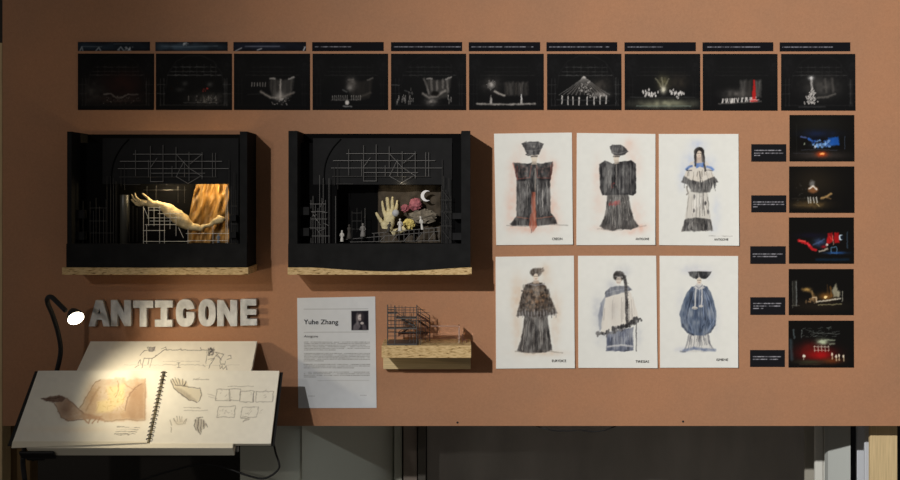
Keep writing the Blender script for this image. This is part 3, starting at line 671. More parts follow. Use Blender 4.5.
def s8(p, x, y):
    stage_base(p, x, y, .5); p.glow(39, 29, 4, 5, (96, 92, 68), .85, .5, .5)
    for q in ([(31, 25), (35, 30), (38, 36)], [(37, 24), (38, 31), (38.6, 37)], [(44, 25), (41, 31), (39, 37)]): p.line(q, 1.2, (150, 146, 122), .75, 1.5, .4)
    p.glow(38.6, 36, 2, 2.5, (224, 220, 200), .8); g = np.random.default_rng(8)
    for cx in (27.5, 51):
        for _ in range(20): p.ell(cx+g.normal(0, 3.8), 39.6+g.normal(0, 1.7), .8, 1.3, G(222, 8), .75, .8)
    p.glow(40, 50, 20, 3, (134, 134, 112), .85, .4, .25); p.line([(12, 52.2), (66, 52.2)], .9, (120, 134, 124), .7, 1.3, .3); p.line([(6, 43.5), (70, 43.5)], .6, G(64), .7, 1.3, .4); p.glow(54, 28, 6, 5, (58, 52, 44), .6, .5, .3)
def s9(p, x, y):
    stage_base(p, x, y, .4)
    for cx, v in ((40.5, 112), (46, 76), (55, 124)): p.poly([(cx-3, 27), (cx+3, 26), (cx+3, 43), (cx-2.6, 44)], G(v*.8, 6), .8, 3, .5, 6, .6)
    p.glow(32, 40, 8, 3, G(96, 8), .7, .5, .3); g = np.random.default_rng(9)
    for _ in range(26): q = g.uniform(19, 52); p.line([(q, 49-(q-19)*.06), (q+g.uniform(-1.6, 1.8), 45.5-(q-19)*.06)], 1.1, G(222, 10), .75, 1.2)
    p.poly([(50.4, 26), (52, 26), (53.4, 47), (49, 48)], (176, 34, 32), .9, 1.3); p.ell(51, 46.6, 4, 1.6, (186, 40, 36), .85, .6); p.line([(16, 50), (58, 47.6)], 1, G(134, 10), .7, 1.5, .3); p.line([(46, 46), (56, 46)], 1, G(200), .7, 1.1)
def s10(p, x, y):
    stage_base(p, x, y, .95); p.glow(40, 33, 12, 7, (66, 64, 62), .8, .5, .3); p.line([(30, 24), (31, 36)], 1.9, G(200, 8), .75, 1.7, .2); p.glow(30, 24, 2, 1.4, G(220), .8); g = np.random.default_rng(10)
    for _ in range(90):
        t = g.random()**.6; p.ell(31+g.normal(0, 1)*4.2*t, 33+17*t, .7, .8, G(170, 8), .75, .8)
    p.line([(36, 44), (46, 43), (54, 40)], 1.7, G(96, 8), .8, 1.8); p.line([(18, 53), (44, 53)], .9, G(90), .6, 1.6, .4); p.line([(69.5, 26), (69.5, 50)], .8, G(90), .6, 1.2, .5)
    for cx in (44, 51): p.line([(cx, 25), (cx+1, 38)], 2, G(92, 8), .6, 2, .4)
def f1(p, x, y):
    p.view(x, y, 1); p.glow(20, 4, 26, 4, (44, 56, 68), .8, .6, .15); p.glow(60, 4, 12, 4, (38, 46, 54), .8, .6, .2)
    for q in ([(2, 9), (4, 5), (5, 9)], [(18, 9), (21, 5.5), (23, 9)], [(40, 8), (43, 5), (46, 9)], [(49, 6), (53, 9)]): p.line(q, 1.1, (176, 184, 192), .75, 1.2)
    p.line([(4, 4.6), (24, 4.8)], .6, (130, 140, 150), .6, 1); p.speckle(40, 56, 5, 9, 12, .8, (196, 200, 206), .6, 1); p.line([(36, 2), (52, 2)], .6, (90, 100, 110), .6, 1)
def f2(p, x, y):
    p.view(x, y, 1); p.glow(22, 5, 20, 4, (66, 82, 96), .85, .7, .2); p.glow(54, 5, 14, 3, (50, 62, 72), .8, .6, .2); p.line([(6, 4), (30, 5), (62, 4)], .8, (120, 134, 146), .6, 1.3, .5); p.speckle(27, 33, .5, 3, 8, .8, (196, 202, 206), .7, 2)
def f3(p, x, y):
    p.view(x, y, 1); p.glow(30, 4, 30, 3, (38, 42, 56), .8, .5, .2); p.line([(12, 4.4), (46, 4.4)], .9, (134, 138, 152), .8, 1.1, .3); p.line([(2, 9), (8, 6)], 1, (190, 190, 194), .8, 1.2); p.line([(24, 8), (28, 6.6)], 1.1, (190, 190, 194), .8, 1.2); p.line([(70, 8.6), (71.6, 5)], 1.2, (206, 206, 210), .9, 1.2)
def cap(frac, seed):
    def f(p, x, y): p.view(x, y, 1); p.words(2.6, 2.6+69*frac, 4.7, .95, (150, 150, 160), .95, seed, .95)
    return f
STG = [(s1, 'a shadowy set in faint red haze'), (s2, 'a grey grid with small red dots'), (s3, 'pale torso split by a bright white line'), (s4, 'a long table of seated figures'), (s5, 'a pale seated giant beside a crowd'),
       (s6, 'a white starburst and two lone robed figures'), (s7, 'a white tent of ropes over standing figures'), (s8, 'two pale crowds flanking a glowing olive tree'), (s9, 'a red column over white fallen figures'), (s10, 'a white spray falling to a mound')]
XS = [78, 156, 234, 312.6, 391, 469, 547, 624.6, 702.7, 781]; XE = [154.2, 232, 310, 388, 466, 543.6, 621.2, 700, 777.2, 855]
CS = [78, 155.5, 233.5, 312.2, 391, 468.7, 546.4, 624.4, 702.5, 779.6]; CE = [150, 227.6, 306, 383.6, 462, 540, 617, 695.6, 773, 850]
CF = [f1, f2, f3, cap(.53, 1), cap(.97, 2), cap(.9, 3), cap(.87, 4), cap(.52, 5), cap(.8, 6), cap(.73, 7)]
for i, (fn, txt) in enumerate(STG):
    y0 = 53.6+.04*i; y1 = 110 if i < 8 else 110.6
    g = np.random.default_rng(60+i); k1 = g.uniform(.0004, .0012)
    o = print_sheet('storyboard_print', [(XS[i], y0), (XE[i], y0), (XE[i], y1), (XS[i], y1)], BK, lambda p: (p.warp(.35, .6, i), fn(p, XS[i], y0)), d=0, photo=True, edge=(70, 66, 62), bend=lambda u, v: k1*u*v+.0004, thick=.0009)
    tag(o, 'black storyboard print showing '+txt, 'print', 'storyboard prints in the top row')
    t = 42+.05*i
    o = print_sheet('caption_strip', [(CS[i], t), (CE[i], t-.1), (CE[i], t+8.8), (CS[i], t+9)], (20, 20, 24), lambda p: CF[i](p, CS[i], t), d=0, photo=True, edge=(60, 58, 58), bend=lambda u, v: .0005+0*u, thick=.0009)
    tag(o, ('blue grey image strip' if i < 3 else 'black caption strip')+' over the print of '+txt, 'caption', 'caption strips over the storyboard prints')

# ------------------------------------------------------------------ colour photographs and caption cards on the right
def r1(p):
    p.view(785, 112, 692/75); p.glow(300, 110, 160, 60, (32, 31, 28), .8)
    p.line([(105, 120), (105, 400)], 4, (40, 42, 38), .5, 9); p.line([(550, 225), (550, 340)], 3, (92, 110, 140), .7, 8); p.glow(330, 400, 150, 26, (64, 56, 52), .8); p.line([(150, 350), (320, 345), (480, 355)], 5, (74, 78, 92), .6, 10); p.line([(80, 380), (260, 385)], 5, (60, 60, 68), .5, 10)
    p.glow(320, 200, 110, 25, (26, 36, 66), .7, .5, .02); p.line([(150, 228), (190, 238)], 16, (76, 94, 150), .8, 12); p.line([(215, 245), (250, 268)], 22, (50, 100, 190), .85, 14); g = np.random.default_rng(1)
    p.poly([(395, 238), (490, 228), (500, 305), (420, 312), (400, 290)], (30, 92, 190), .9, 14, .35, 1, .05)
    for _ in range(46): p.ell(g.uniform(255, 410), 255+g.uniform(0, 65), g.uniform(6, 14), g.uniform(6, 14), ((70, 128, 206), (120, 164, 220), (40, 84, 170), (20, 28, 54))[g.integers(0, 4)], .75, .8)
    p.glow(335, 305, 50, 14, (150, 190, 230), .5); p.ell(178, 294, 8, 12, (140, 150, 130), .8, .8); p.ell(275, 320, 10, 12, (196, 206, 220), .85, .8); p.glow(282, 246, 22, 12, (14, 18, 34), .7)
    p.glow(338, 390, 34, 18, (196, 66, 24), .95); p.ell(342, 386, 20, 9, (255, 176, 100), .95, .8)
def r2(p):
    p.view(745, 110, 526/115); p.glow(320, 330, 70, 50, (40, 34, 26), .8); p.glow(300, 432, 50, 12, (112, 88, 52), .85, .4, .06); p.line([(215, 405), (300, 404)], 3, (60, 54, 46), .5, 6); p.line([(222, 435), (345, 440)], 3, (90, 74, 50), .5, 6)
    p.ell(306, 338, 12, 16, (120, 118, 116), .8, .9); p.ell(311, 364, 22, 16, (128, 84, 52), .9, .6); p.line([(294, 360), (310, 348), (326, 362)], 7, (226, 222, 212), .85, 5)
    for x in (288, 298, 312, 326): p.line([(x, 400), (x+2, 424)], 5, (204, 202, 192), .8, 4)
    p.line([(348, 404), (372, 396), (392, 384)], 10, (176, 142, 92), .85, 7); p.line([(372, 398), (390, 406)], 5, (140, 108, 70), .7, 6); p.line([(325, 428), (338, 440)], 4, (210, 190, 140), .6, 4); p.speckle(232, 280, 330, 440, 14, 3, (58, 56, 52), .6, 3)
def r3(p):
    p.view(785, 214, 667/75); p.line([(125, 236), (160, 250), (200, 262), (240, 310), (270, 320)], 26, (186, 30, 34), .92, 12); p.line([(130, 238), (180, 244)], 12, (226, 84, 74), .8, 9); p.line([(200, 262), (216, 280)], 14, (230, 60, 66), .8, 9)
    p.glow(305, 252, 40, 26, (52, 66, 100), .85, .5, .04); p.line([(250, 275), (300, 250), (345, 225)], 10, (88, 112, 156), .6, 14); p.poly([(380, 172), (420, 165), (430, 230), (400, 265), (365, 260)], (206, 26, 28), .92, 13, .3, 2, .05)
    p.poly([(436, 165), (475, 165), (482, 255), (440, 262), (432, 215)], (200, 24, 28), .92, 13, .3, 3, .05); p.line([(420, 195), (430, 270)], 7, (210, 150, 130), .7, 8); p.line([(395, 200), (410, 225)], 8, (240, 60, 50), .7, 9)
    p.glow(345, 290, 16, 10, (170, 20, 30), .8); p.ell(372, 274, 12, 12, (226, 200, 190), .9, .7); p.line([(305, 334), (340, 325), (375, 308)], 15, (168, 156, 140), .88, 10); p.ell(497, 210, 21, 24, (206, 226, 240), .95, .4); p.ell(507, 209, 17, 19, (10, 14, 22), .95, .4)
    p.line([(552, 160), (552, 300)], 8, (62, 84, 104), .7, 10); p.line([(405, 300), (455, 292), (460, 350), (410, 350), (405, 300)], 7, (96, 144, 178), .75, 9); p.glow(450, 345, 60, 8, (40, 84, 150), .85); p.line([(280, 405), (560, 405)], 16, (20, 46, 72), .7, 24); p.glow(240, 190, 90, 16, (22, 20, 34), .8)
def r4(p):
    p.view(785, 265, 679/75); p.glow(300, 370, 180, 40, (34, 28, 22), .8); p.poly([(65, 145), (108, 140), (108, 360), (70, 380)], (66, 66, 60), .8, 14, .6, 4, .05); p.line([(103, 150), (103, 366)], 5, (146, 150, 152), .75, 8); p.line([(68, 150), (68, 385)], 5, (110, 110, 100), .6, 8); p.line([(60, 366), (130, 368)], 5, (120, 116, 104), .6, 8)
    p.line([(155, 220), (200, 225), (240, 250), (270, 290)], 20, (120, 92, 52), .7, 22); p.glow(200, 222, 22, 12, (186, 148, 84), .8); p.line([(242, 235), (246, 285)], 12, (150, 120, 80), .7, 12); p.speckle(180, 290, 290, 340, 14, 11, (144, 112, 76), .8, 5); p.line([(250, 295), (280, 290), (285, 335)], 8, (206, 186, 156), .85, 8)
    p.glow(370, 285, 44, 22, (150, 98, 42), .85); p.ell(366, 290, 14, 11, (255, 226, 160), .95, .8); p.line([(380, 180), (390, 290)], 8, (96, 66, 34), .6, 14); p.line([(410, 200), (420, 280)], 14, (140, 96, 44), .7, 16)
    p.poly([(425, 230), (460, 170), (475, 230), (500, 240), (490, 290), (440, 290)], (176, 170, 144), .85, 18, .3, 5, .05); p.line([(290, 332), (400, 318), (500, 302)], 12, (214, 206, 186), .88, 9, .2); p.line([(300, 360), (420, 358), (510, 352)], 7, (176, 166, 122), .8, 10, .3); p.line([(518, 240), (518, 330)], 6, (176, 172, 156), .8, 8); p.line([(260, 345), (300, 335)], 5, (170, 150, 120), .7, 8)
def r5(p):
    p.view(785, 317, 679/75); g = np.random.default_rng(4); p.glow(280, 330, 110, 44, (128, 20, 18), .95); p.glow(330, 345, 56, 26, (168, 22, 24), .8); p.glow(220, 280, 60, 40, (90, 24, 20), .7, .4, .03)
    p.glow(420, 395, 60, 18, (110, 52, 22), .8); p.glow(230, 405, 90, 14, (54, 58, 40), .8); p.line([(130, 425), (320, 430)], 5, (70, 60, 46), .6, 10)
    for _ in range(34): x, y = g.uniform(130, 460), g.uniform(95, 180); p.line([(x, y), (x+g.uniform(-40, 50), y+g.uniform(-14, 14))], 4, (98, 104, 100), g.uniform(.3, .8), 7)
    p.line([(230, 155), (340, 145), (470, 155)], 4, (116, 120, 116), .7, 7); p.line([(150, 120), (148, 186)], 5, (130, 136, 134), .7, 7); p.line([(75, 115), (84, 190)], 12, (92, 106, 110), .7, 14); p.line([(50, 210), (60, 380)], 24, (60, 74, 80), .7, 26)
    p.glow(340, 225, 36, 20, (176, 186, 156), .95, .5, .05); p.line([(300, 225), (380, 205), (445, 210)], 14, (166, 176, 150), .8, 14, .3); p.line([(405, 245), (445, 240)], 14, (140, 146, 126), .7, 12)
    p.line([(262, 268), (395, 270)], 5, (206, 196, 180), .85, 7); p.line([(262, 300), (395, 302)], 5, (196, 184, 168), .8, 7)
    for x in (265, 297, 328, 360, 392): p.line([(x, 262), (x+2, 312)], 5, (214, 200, 182), .8, 7)
    p.ell(170, 352, 12, 13, (226, 226, 210), .95, .7); p.line([(168, 360), (168, 385)], 8, (170, 160, 140), .8, 8)
    for x, y in ((425, 330), (460, 345), (486, 340), (528, 345)): p.line([(x, y), (x+2, y+50)], 11, (206, 184, 150), .8, 9); p.ell(x, y+8, 8, 12, (226, 216, 196), .8, .8)
PH = [([(789.4, 115), (854, 115), (854, 161.4), (789.4, 161.4)], r1, 'a blue lit stage with a red fire glow'), ([(789, 166.4), (854, 166.4), (854, 212.8), (789, 212.8)], r2, 'a small figure in dim amber light'), ([(788.8, 217.4), (853.6, 217.4), (853.6, 263.6), (788.8, 263.6)], r3, 'a red lit giant arm and a crescent moon'), ([(788.6, 269), (853.4, 269), (853.4, 315), (788.6, 315)], r4, 'an amber lit ramp with a tall lit doorway'), ([(788.4, 320.6), (853.6, 320.6), (853.6, 367.4), (788.4, 367.4)], r5, 'a red set with a white railing and figures')]
CC = [(751.2, 144.2, 786, 161.6), (751.2, 195.3, 786, 212.3), (750.2, 246.2, 785.4, 263.8), (750.2, 297.2, 785, 314.8), (750, 350, 784.6, 366.8)]
TL_ = [[(754, 781.6, 150.4), (754, 783, 153.2), (754, 759.8, 155.4)], [(753, 784, 202), (753, 784, 204.4), (753, 757.4, 206.8)], [(752.6, 782.6, 254), (752.6, 777.2, 256.5)], [(753, 781, 303.4), (753, 780, 306), (753, 763, 308.4)], [(753, 780.6, 356.6), (753, 778, 359.2)]]
for i, (pc, fn, txt) in enumerate(PH):
    o = print_sheet('model_photograph', pc, (17, 16, 15), lambda p: (p.warp(.4, .6, i), fn(p)), d=0, photo=True, edge=(70, 66, 62), bend=lambda u, v: .0005+.0007*u*v, thick=.0009)
    tag(o, 'colour photograph of '+txt, 'photograph', 'colour photographs in the right column')
    x0, y0, x1, y1 = CC[i]
    def cp(p):
        for j, (a, b_, yy) in enumerate(TL_[i]): p.words(a, b_, yy, .95, (176, 174, 182), .95, 11+i*5+j, .95)
    o = print_sheet('caption_card', [(x0, y0), (x1, y0), (x1, y1), (x0, y1)], (25, 25, 28), cp, d=0, photo=True, edge=(64, 60, 60), bend=lambda u, v: .0005+0*u, thick=.0009)
    tag(o, 'black caption card beside the photograph of '+txt, 'caption', 'caption cards in the right column')

# ------------------------------------------------------------------ information sheet
def info(p):
    p.view(296, 295, 806/84)
    for y in (136, 358): p.line([(78, y), (690, y-4)], 3, (126, 126, 126), .7, 9)
    p.poly([(531, 153), (695, 150), (697, 336), (533, 338)], (24, 22, 30), .98, 6)
    p.ell(612, 210, 40, 46, (64, 58, 62), .9, .6); p.ell(590, 228, 13, 52, (128, 122, 124), .7, .7); p.ell(614, 214, 20, 30, (198, 190, 188), .95, .45); p.ell(632, 214, 9, 34, (44, 38, 44), .8, .6)
    p.poly([(546, 338), (552, 292), (584, 258), (606, 262), (618, 300), (600, 338)], (140, 134, 138), .85, 14, .4, 1, .05); p.poly([(640, 338), (634, 290), (652, 276), (672, 296), (678, 338)], (96, 90, 96), .8, 14, .3, 1, .05); p.ell(634, 270, 17, 13, (196, 188, 186), .9, .6); p.line([(606, 214), (611, 214)], 4, (60, 50, 50), .8, 7); p.line([(619, 214), (625, 214)], 4, (60, 50, 50), .8, 7); p.line([(610, 232), (620, 232)], 4, (110, 80, 80), .8, 7)
    p.view(296, 340, 576/84)
    ys = [14, 24, 35, 46, 57, 68, None, 92, 102, 112, 122, 132, 143, None, 167, 178, 190, None, 220, 231, 242, 253]; ends = {68: 270, 143: 190, 190: 400, 253: 140}
    for j, y in enumerate(ys):
        if y: p.words(54, ends.get(y, 508), y, 4.0, (92, 90, 88), .85, j, .16)
    p.line([(150, 278), (500, 276)], 2, (140, 140, 140), .6, 6)
    p.words(78, 132, 383, 3.4, (100, 98, 98), .8, 40, .16); p.words(440, 486, 378, 3.4, (90, 88, 88), .85, 41, .16)
sheet = print_sheet('information_sheet', [(297.2, 298), (375.2, 296.5), (376.6, 407.8), (298.4, 408)], (199, 202, 205), info, d=0, bend=lambda u, v: .0006+.0006*v, mottling=.01)
tag(sheet, 'white printed information sheet with a small portrait photo and paragraphs of text', 'sheet')
lettering(sheet, 'Yuhe Zhang', 303.8, 338.2, 324.2, 4.9, .0024, (22, 21, 22), bold=.008)
lettering(sheet, 'Antigone', 304, 318, 337.4, 2.4, .0024, (30, 28, 28), bold=.0)

# ------------------------------------------------------------------ shelves
def shelf(px0, px1, py0, py1, depth, label):
    p, q = P(px0, py1, depth), P(px1, py0, depth)
    e = empty('wall_shelf', Vector(((p.x+q.x)/2, 0, p.z))); tag(e, label, 'shelf', 'small strand board shelves on the display wall')
    return e, p, q
BD = .132                                              # depth of the stage model boxes
sh1, p_, q_ = shelf(62, 248.3, 267.4, 274.8, BD+.003, 'strand board shelf under the stage model with the gold lit backdrop')
MB().box(p_.x, q_.x, -BD-.003, 0, p_.z, q_.z).build('board', M_osb, sh1, .0008)
sh2, p2_, q2_ = shelf(287.6, 471.8, 267.4, 274.8, BD+.003, 'strand board shelf under the stage model with the crescent moon')
MB().box(p2_.x, q2_.x, -BD-.003, 0, p2_.z, q2_.z).build('board', M_osb, sh2, .0008)
for e, a, c in ((sh1, p_, q_), (sh2, p2_, q2_)):        # two slim steel angles hold each shelf from below
    for t in (.2, .8):
        x = a.x+(c.x-a.x)*t
        MB().box(x-.006, x+.006, -.05, 0, a.z-.0012, a.z).box(x-.006, x+.006, -.002, 0, a.z-.007, a.z-.0012).build('bracket', M_rubber, e)
Z1, Z2 = q_.z, q2_.z                                   # shelf tops: the boxes stand here

# ------------------------------------------------------------------ stage model boxes
def zpx(py, d): return P(0, py, d).z
def xpx(px, d): return P(px, 0, d).x
def model_box(fl, fr, top, tl, tr, zb, label, bow, header, jl, jr, hole_top, arch, wing):
    x0, x1 = xpx(fl, BD), xpx(fr, BD); zt = zpx(top, BD)
    e = empty('stage_model', Vector(((x0+x1)/2, -BD/2, zb))); tag(e, label, 'model', 'black stage model boxes on shelves')
    wl, wr = (tl)*MM*.956, (tr)*MM*.956
    MB().box(x0, x0+wl, -BD, 0, zb, zt).build('side_wall', M_black, e, .0006)
    MB().box(x1-wr, x1, -BD, 0, zb, zt).build('side_wall', M_black, e, .0006)
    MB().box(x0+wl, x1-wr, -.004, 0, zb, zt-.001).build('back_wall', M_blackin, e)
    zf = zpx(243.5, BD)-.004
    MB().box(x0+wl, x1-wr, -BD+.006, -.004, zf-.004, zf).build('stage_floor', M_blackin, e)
    # front apron with its lower edge bowed over the shelf
    mb = MB(); n = 24; za = zpx(243.6, BD)
    for i in range(n+1):
        t = i/n; x = x0+(x1-x0)*t; zz = zb+.001-bow(t)
        yo = -BD-.0035
        mb.v += [(x, yo, zz), (x, yo-.002, zz), (x, yo-.002, za), (x, yo, za)]
    for i in range(n):
        a = i*4
        for k in range(4): mb.f.append((a+k, a+(k+1) % 4, a+4+(k+1) % 4, a+4+k))
    mb.f += [(3, 2, 1, 0), (n*4, n*4+1, n*4+2, n*4+3)]
    mb.build('front_apron', M_black, e)
    MB().box(x0, x1, -BD-.0036, -BD+.008, zf-.004, za-.0002).build('apron_ledge', M_black, e)
    # the proscenium panel stands forward of the back wall
    hd = .07; hx0, hx1 = xpx(header[0], hd), xpx(header[1], hd); ht = zpx(header[2], hd); hz = zpx(hole_top, hd)
    ja, jb = xpx(jl, hd), xpx(jr, hd)
    MB().box(hx0, hx1, -hd, -hd+.004, hz, ht).build('proscenium_header', M_char, e)
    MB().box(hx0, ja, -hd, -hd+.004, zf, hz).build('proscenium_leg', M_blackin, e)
    MB().box(jb, hx1, -hd, -hd+.004, zf, hz).build('proscenium_leg', M_char, e)
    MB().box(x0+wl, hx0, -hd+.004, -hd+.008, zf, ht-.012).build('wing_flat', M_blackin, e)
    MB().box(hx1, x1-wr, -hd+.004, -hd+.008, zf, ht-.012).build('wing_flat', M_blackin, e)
    mb = MB(); mb.tube(smooth_path([P(x, y, hd+.0012) for x, y in arch], 6), .0017, 6); mb.build('arch_groove_strip', M_blackin, e, smooth=True)  # dark tube stands in for the shaded arch groove cut in the header
    for (a, b_, c, d_, dd) in wing:                     # balconies and ledges on the side walls
        MB().pbox(a, b_, c, d_, dd, dd-.02).build('balcony', M_char, e, .0005)
    return e, zf
bx1, zf1 = model_box(67, 247.2, 131.5, 4.6, 7.4, Z1, 'black stage model box with a gold lit backdrop and reaching arm', lambda t: .0012*math.sin(math.pi*t), (102.5, 238.5, 138.2), 117.5, 229, 184, [(129, 139), (121, 148), (115, 159), (112, 170), (111, 184)],
                     [(73, 84, 210, 218.5, .1), (73, 84, 232, 240, .1), (229, 236, 215, 221, .09), (229, 236, 232, 238, .09)])
bx2, zf2 = model_box(288.4, 470.4, 130.8, 9, 9, Z2, 'black stage model box with a crescent moon and pale hand', lambda t: .0105*max(0, math.sin(math.pi*min(1, max(0, (t-.12)/.86))))**1.2, (313, 452, 138.2), 337, 441.5, 184.5, [(341, 139), (333, 148), (327, 159), (324.5, 170), (324, 184)],
                     [(299, 309, 207, 215, .1), (299, 309, 228, 236, .1), (452.5, 462, 213, 219, .1), (452.5, 462, 233, 240, .1)])

def scaffold(name, label, bars_, loc, m, r, group=None, cat='scaffold'):
    e = empty(name, loc); tag(e, label, cat, group)
    for q in bars_:
        x0, y0, d0, x1, y1, d1 = q[:6]
        bar('pole' if abs(x0-x1) < 2 else 'rail' if abs(y0-y1) < 2 else 'brace', P(x0, y0, d0), P(x1, y1, d1), q[6] if len(q) > 6 else r, q[7] if len(q) > 7 else m, e)
    return e
def hgrid(ox, oy, d):
    """hanging scaffold grid in front of the header; ox, oy shift the first model's layout"""
    B = []
    def h(a, b_, y, r=.00075, m=None): B.append((a+ox, y+oy, d, b_+ox, y+oy, d, r, m or M_bar))
    def v(x, a, b_, r=.00075, m=None): B.append((x+ox, a+oy, d+.0014, x+ox, b_+oy, d+.0014, r, m or M_bar))
    h(133, 203, 154.2); h(120, 222, 161.3, .00085); h(118, 229, 168.6); h(151, 205, 173.2); h(119, 217, 177, .0008, M_bard); h(150, 163, 181.6); h(123, 140, 184.5, .0006, M_bard)
    for x, a, b_ in ((135.5, 150, 176), (148.5, 160, 177), (150.4, 146, 182), (163, 145, 182), (176, 147, 168), (189, 152, 181), (202, 152, 179), (212.5, 153, 177), (215.5, 153, 177), (184.5, 160, 177), (172, 166, 177)): v(x, a, b_)
    for x, a, b_ in ((121, 168, 186), (124.6, 164, 190), (229, 160, 186)): v(x, a, b_, .0006, M_bard)
    for a, b_, c, e_ in ((176, 154, 189, 168), (202, 154, 190, 164), (189, 168, 203, 177), (176, 177, 184, 161), (150, 168, 157, 158), (176, 176.5, 188, 183.5), (188, 183.5, 200, 176.5)): B.append((a+ox, b_+oy, d+.0026, c+ox, e_+oy, d+.0026, .0006, M_bar))
    return B
scaffold('hanging_scaffold', 'grey wire scaffold grid hung across the top of the gold lit stage model', hgrid(0, 0, .076), P(175, 184, .076), M_bar, .0007)
scaffold('hanging_scaffold', 'grey wire scaffold grid hung across the top of the crescent moon stage model', hgrid(213.2, -.6, .076), P(388, 184, .076), M_bar, .0007)

# wing scaffolds: thin poles in front of the side flats
def wing(xs, ys, rails, d, m):
    B = [(x, a, d, x, b_, d) for x, a, b_ in xs]+[(a, y, d+.0015, b_, y, d+.0015) for a, b_, y in rails]
    return B
zff = 243.2
g = np.random.default_rng(2)
xs = [(x, g.uniform(196, 214), zff) for x in (83, 90, 93.5, 96, 99.5, 103.5, 106)]+[(107, 176, zff), (110.6, 176, zff), (113.4, 178, zff), (116, 181, zff)]
scaffold('wing_scaffold', 'thin dark scaffold poles left of the gold lit stage', wing(xs, 0, [(90, 107, 208), (89, 107, 221), (90, 113, 233)], .084, None), P(98, zff, .084), M_bard, .00065)
xs = [(311, 200, zff), (313, 196, zff), (315.4, 204, zff), (318, 208, zff), (319.6, 175, zff), (322, 198, zff), (323.2, 178, zff), (325.4, 200, zff), (329, 178, zff), (335.6, 196, zff)]
ws2 = scaffold('wing_scaffold', 'dense grey scaffold poles left of the crescent moon stage', wing(xs, 0, [(310, 326, 204), (309, 325, 211.5), (311, 327, 219), (309, 325, 228), (312, 330, 236)], .084, None), P(320, zff, .084), M_bar, .0007)
for k in range(9): x, y = g.uniform(310, 325), g.uniform(204, 232); bar('brace', P(x, y, .0875), P(x+g.uniform(2, 6), y+g.uniform(-9, 9), .0875), .0006, M_bar, ws2)
xs = [(x, a, zff) for x, a in ((441.5, 186), (443.5, 176), (446, 190), (449, 178), (451, 196))]
ws3 = scaffold('wing_scaffold', 'thin dark scaffold poles right of the crescent moon stage', wing(xs, 0, [(440, 452, 200), (440, 452, 212), (440, 452, 226)], .084, None), P(446, zff, .084), M_bard, .0007)
for k in range(5): y = 190+k*10; bar('brace', P(442+k % 2*3, y, .0875), P(449-k % 2*2, y+9, .0875), .0006, M_bard, ws3)
xs = [(231.6, 186, zff), (234, 172, zff), (236, 190, zff)]
scaffold('wing_scaffold', 'thin dark scaffold poles right of the gold lit stage', wing(xs, 0, [(230.5, 237, 206), (230.5, 237, 224)], .084, None), P(234, zff, .084), M_bard, .0006)

# ------------------------------------------------------------------ inside the first model: backdrop, lamp, column, arm, scaffold
M_gold = mat('gold_cloth', (.30, .165, .045), .5, var=.6, vscale=55, spec=.4, stretch=(1, 1, .5))
def crumple(pa, pb, ya, yb, d, amp, m, name, seed, nx=44, ny=40, cut=None):
    gg = np.random.default_rng(seed); ph = gg.uniform(0, 6, 8); mb = MB(); idx = {}
    for j in range(ny+1):
        for i in range(nx+1):
            u, v = i/nx, j/ny
            dd = amp*(.5+.5*math.sin(u*13+ph[0]+1.5*math.sin(v*5+ph[1])))**2+amp*.5*math.sin(u*29+v*9+ph[2])*math.sin(v*11+ph[3])+amp*.35*float(vnoise(np.array([u*11.]), np.array([v*9.]), seed)[0])
            mb.v.append(tuple(P(pa+(pb-pa)*u+(cut(v) if cut else 0)*(1-u), ya+(yb-ya)*v, d+max(0, dd))))
    n = len(mb.v)
    for j in range(ny):
        for i in range(nx): k = j*(nx+1)+i; mb.f.append((k, k+1, k+nx+2, k+nx+1))
    o = mb.build(name, m, None, smooth=True)
    md = o.modifiers.new('Thickness', 'SOLIDIFY'); md.thickness = .0008; md.offset = 1
    return o
o = crumple(187.5, 229.2, 183, 243.4, .006, .0115, M_gold, 'backdrop_cloth', 4, cut=lambda v: 9*(1-v)**2)
o.parent = bx1; o.location -= bx1.location; o['label'] = 'crumpled gold backdrop cloth'
# a warm miniature lamp hidden behind the header
e = empty('model_lamp', P(212, 177, .04)); tag(e, 'tiny warm lamp behind the header of the gold lit stage model', 'lamp')
lathe([(.002, 0), (.004, .002), (.004, .009), (.0015, .011)], 10, P(212, 177, .04)).build('bulb', mat('warm_bulb', (.9, .8, .6), .4), e, smooth=True)
bar('wire', P(212, 174, .04), P(212, 172, .005), .0006, M_rubber, e)
def glowlamp(px, py, d, power, col, rad=.006):
    l = bpy.data.lights.new('lamp_light', 'POINT'); l.energy = power; l.color = col; l.shadow_soft_size = rad
    o_ = bpy.data.objects.new('lamp_light', l); COL.objects.link(o_); o_.location = P(px, py, d); return o_
lathe([(.002, 0), (.004, .002), (.004, .009), (.0015, .011)], 10, P(168, 177, .056)).build('bulb', MATS['warm_bulb'], e, smooth=True)  # second unseen bulb, added with its light to brighten the arm
ll2 = glowlamp(168, 184.5, .058, .5, (1.0, .78, .46)); ll2.parent = e; ll2.location = ll2.location-e.location
ll = glowlamp(215, 185.2, .05, .3, (1.0, .72, .36))
lo = ll.location.copy(); ll.parent = e; ll.location = lo-e.location
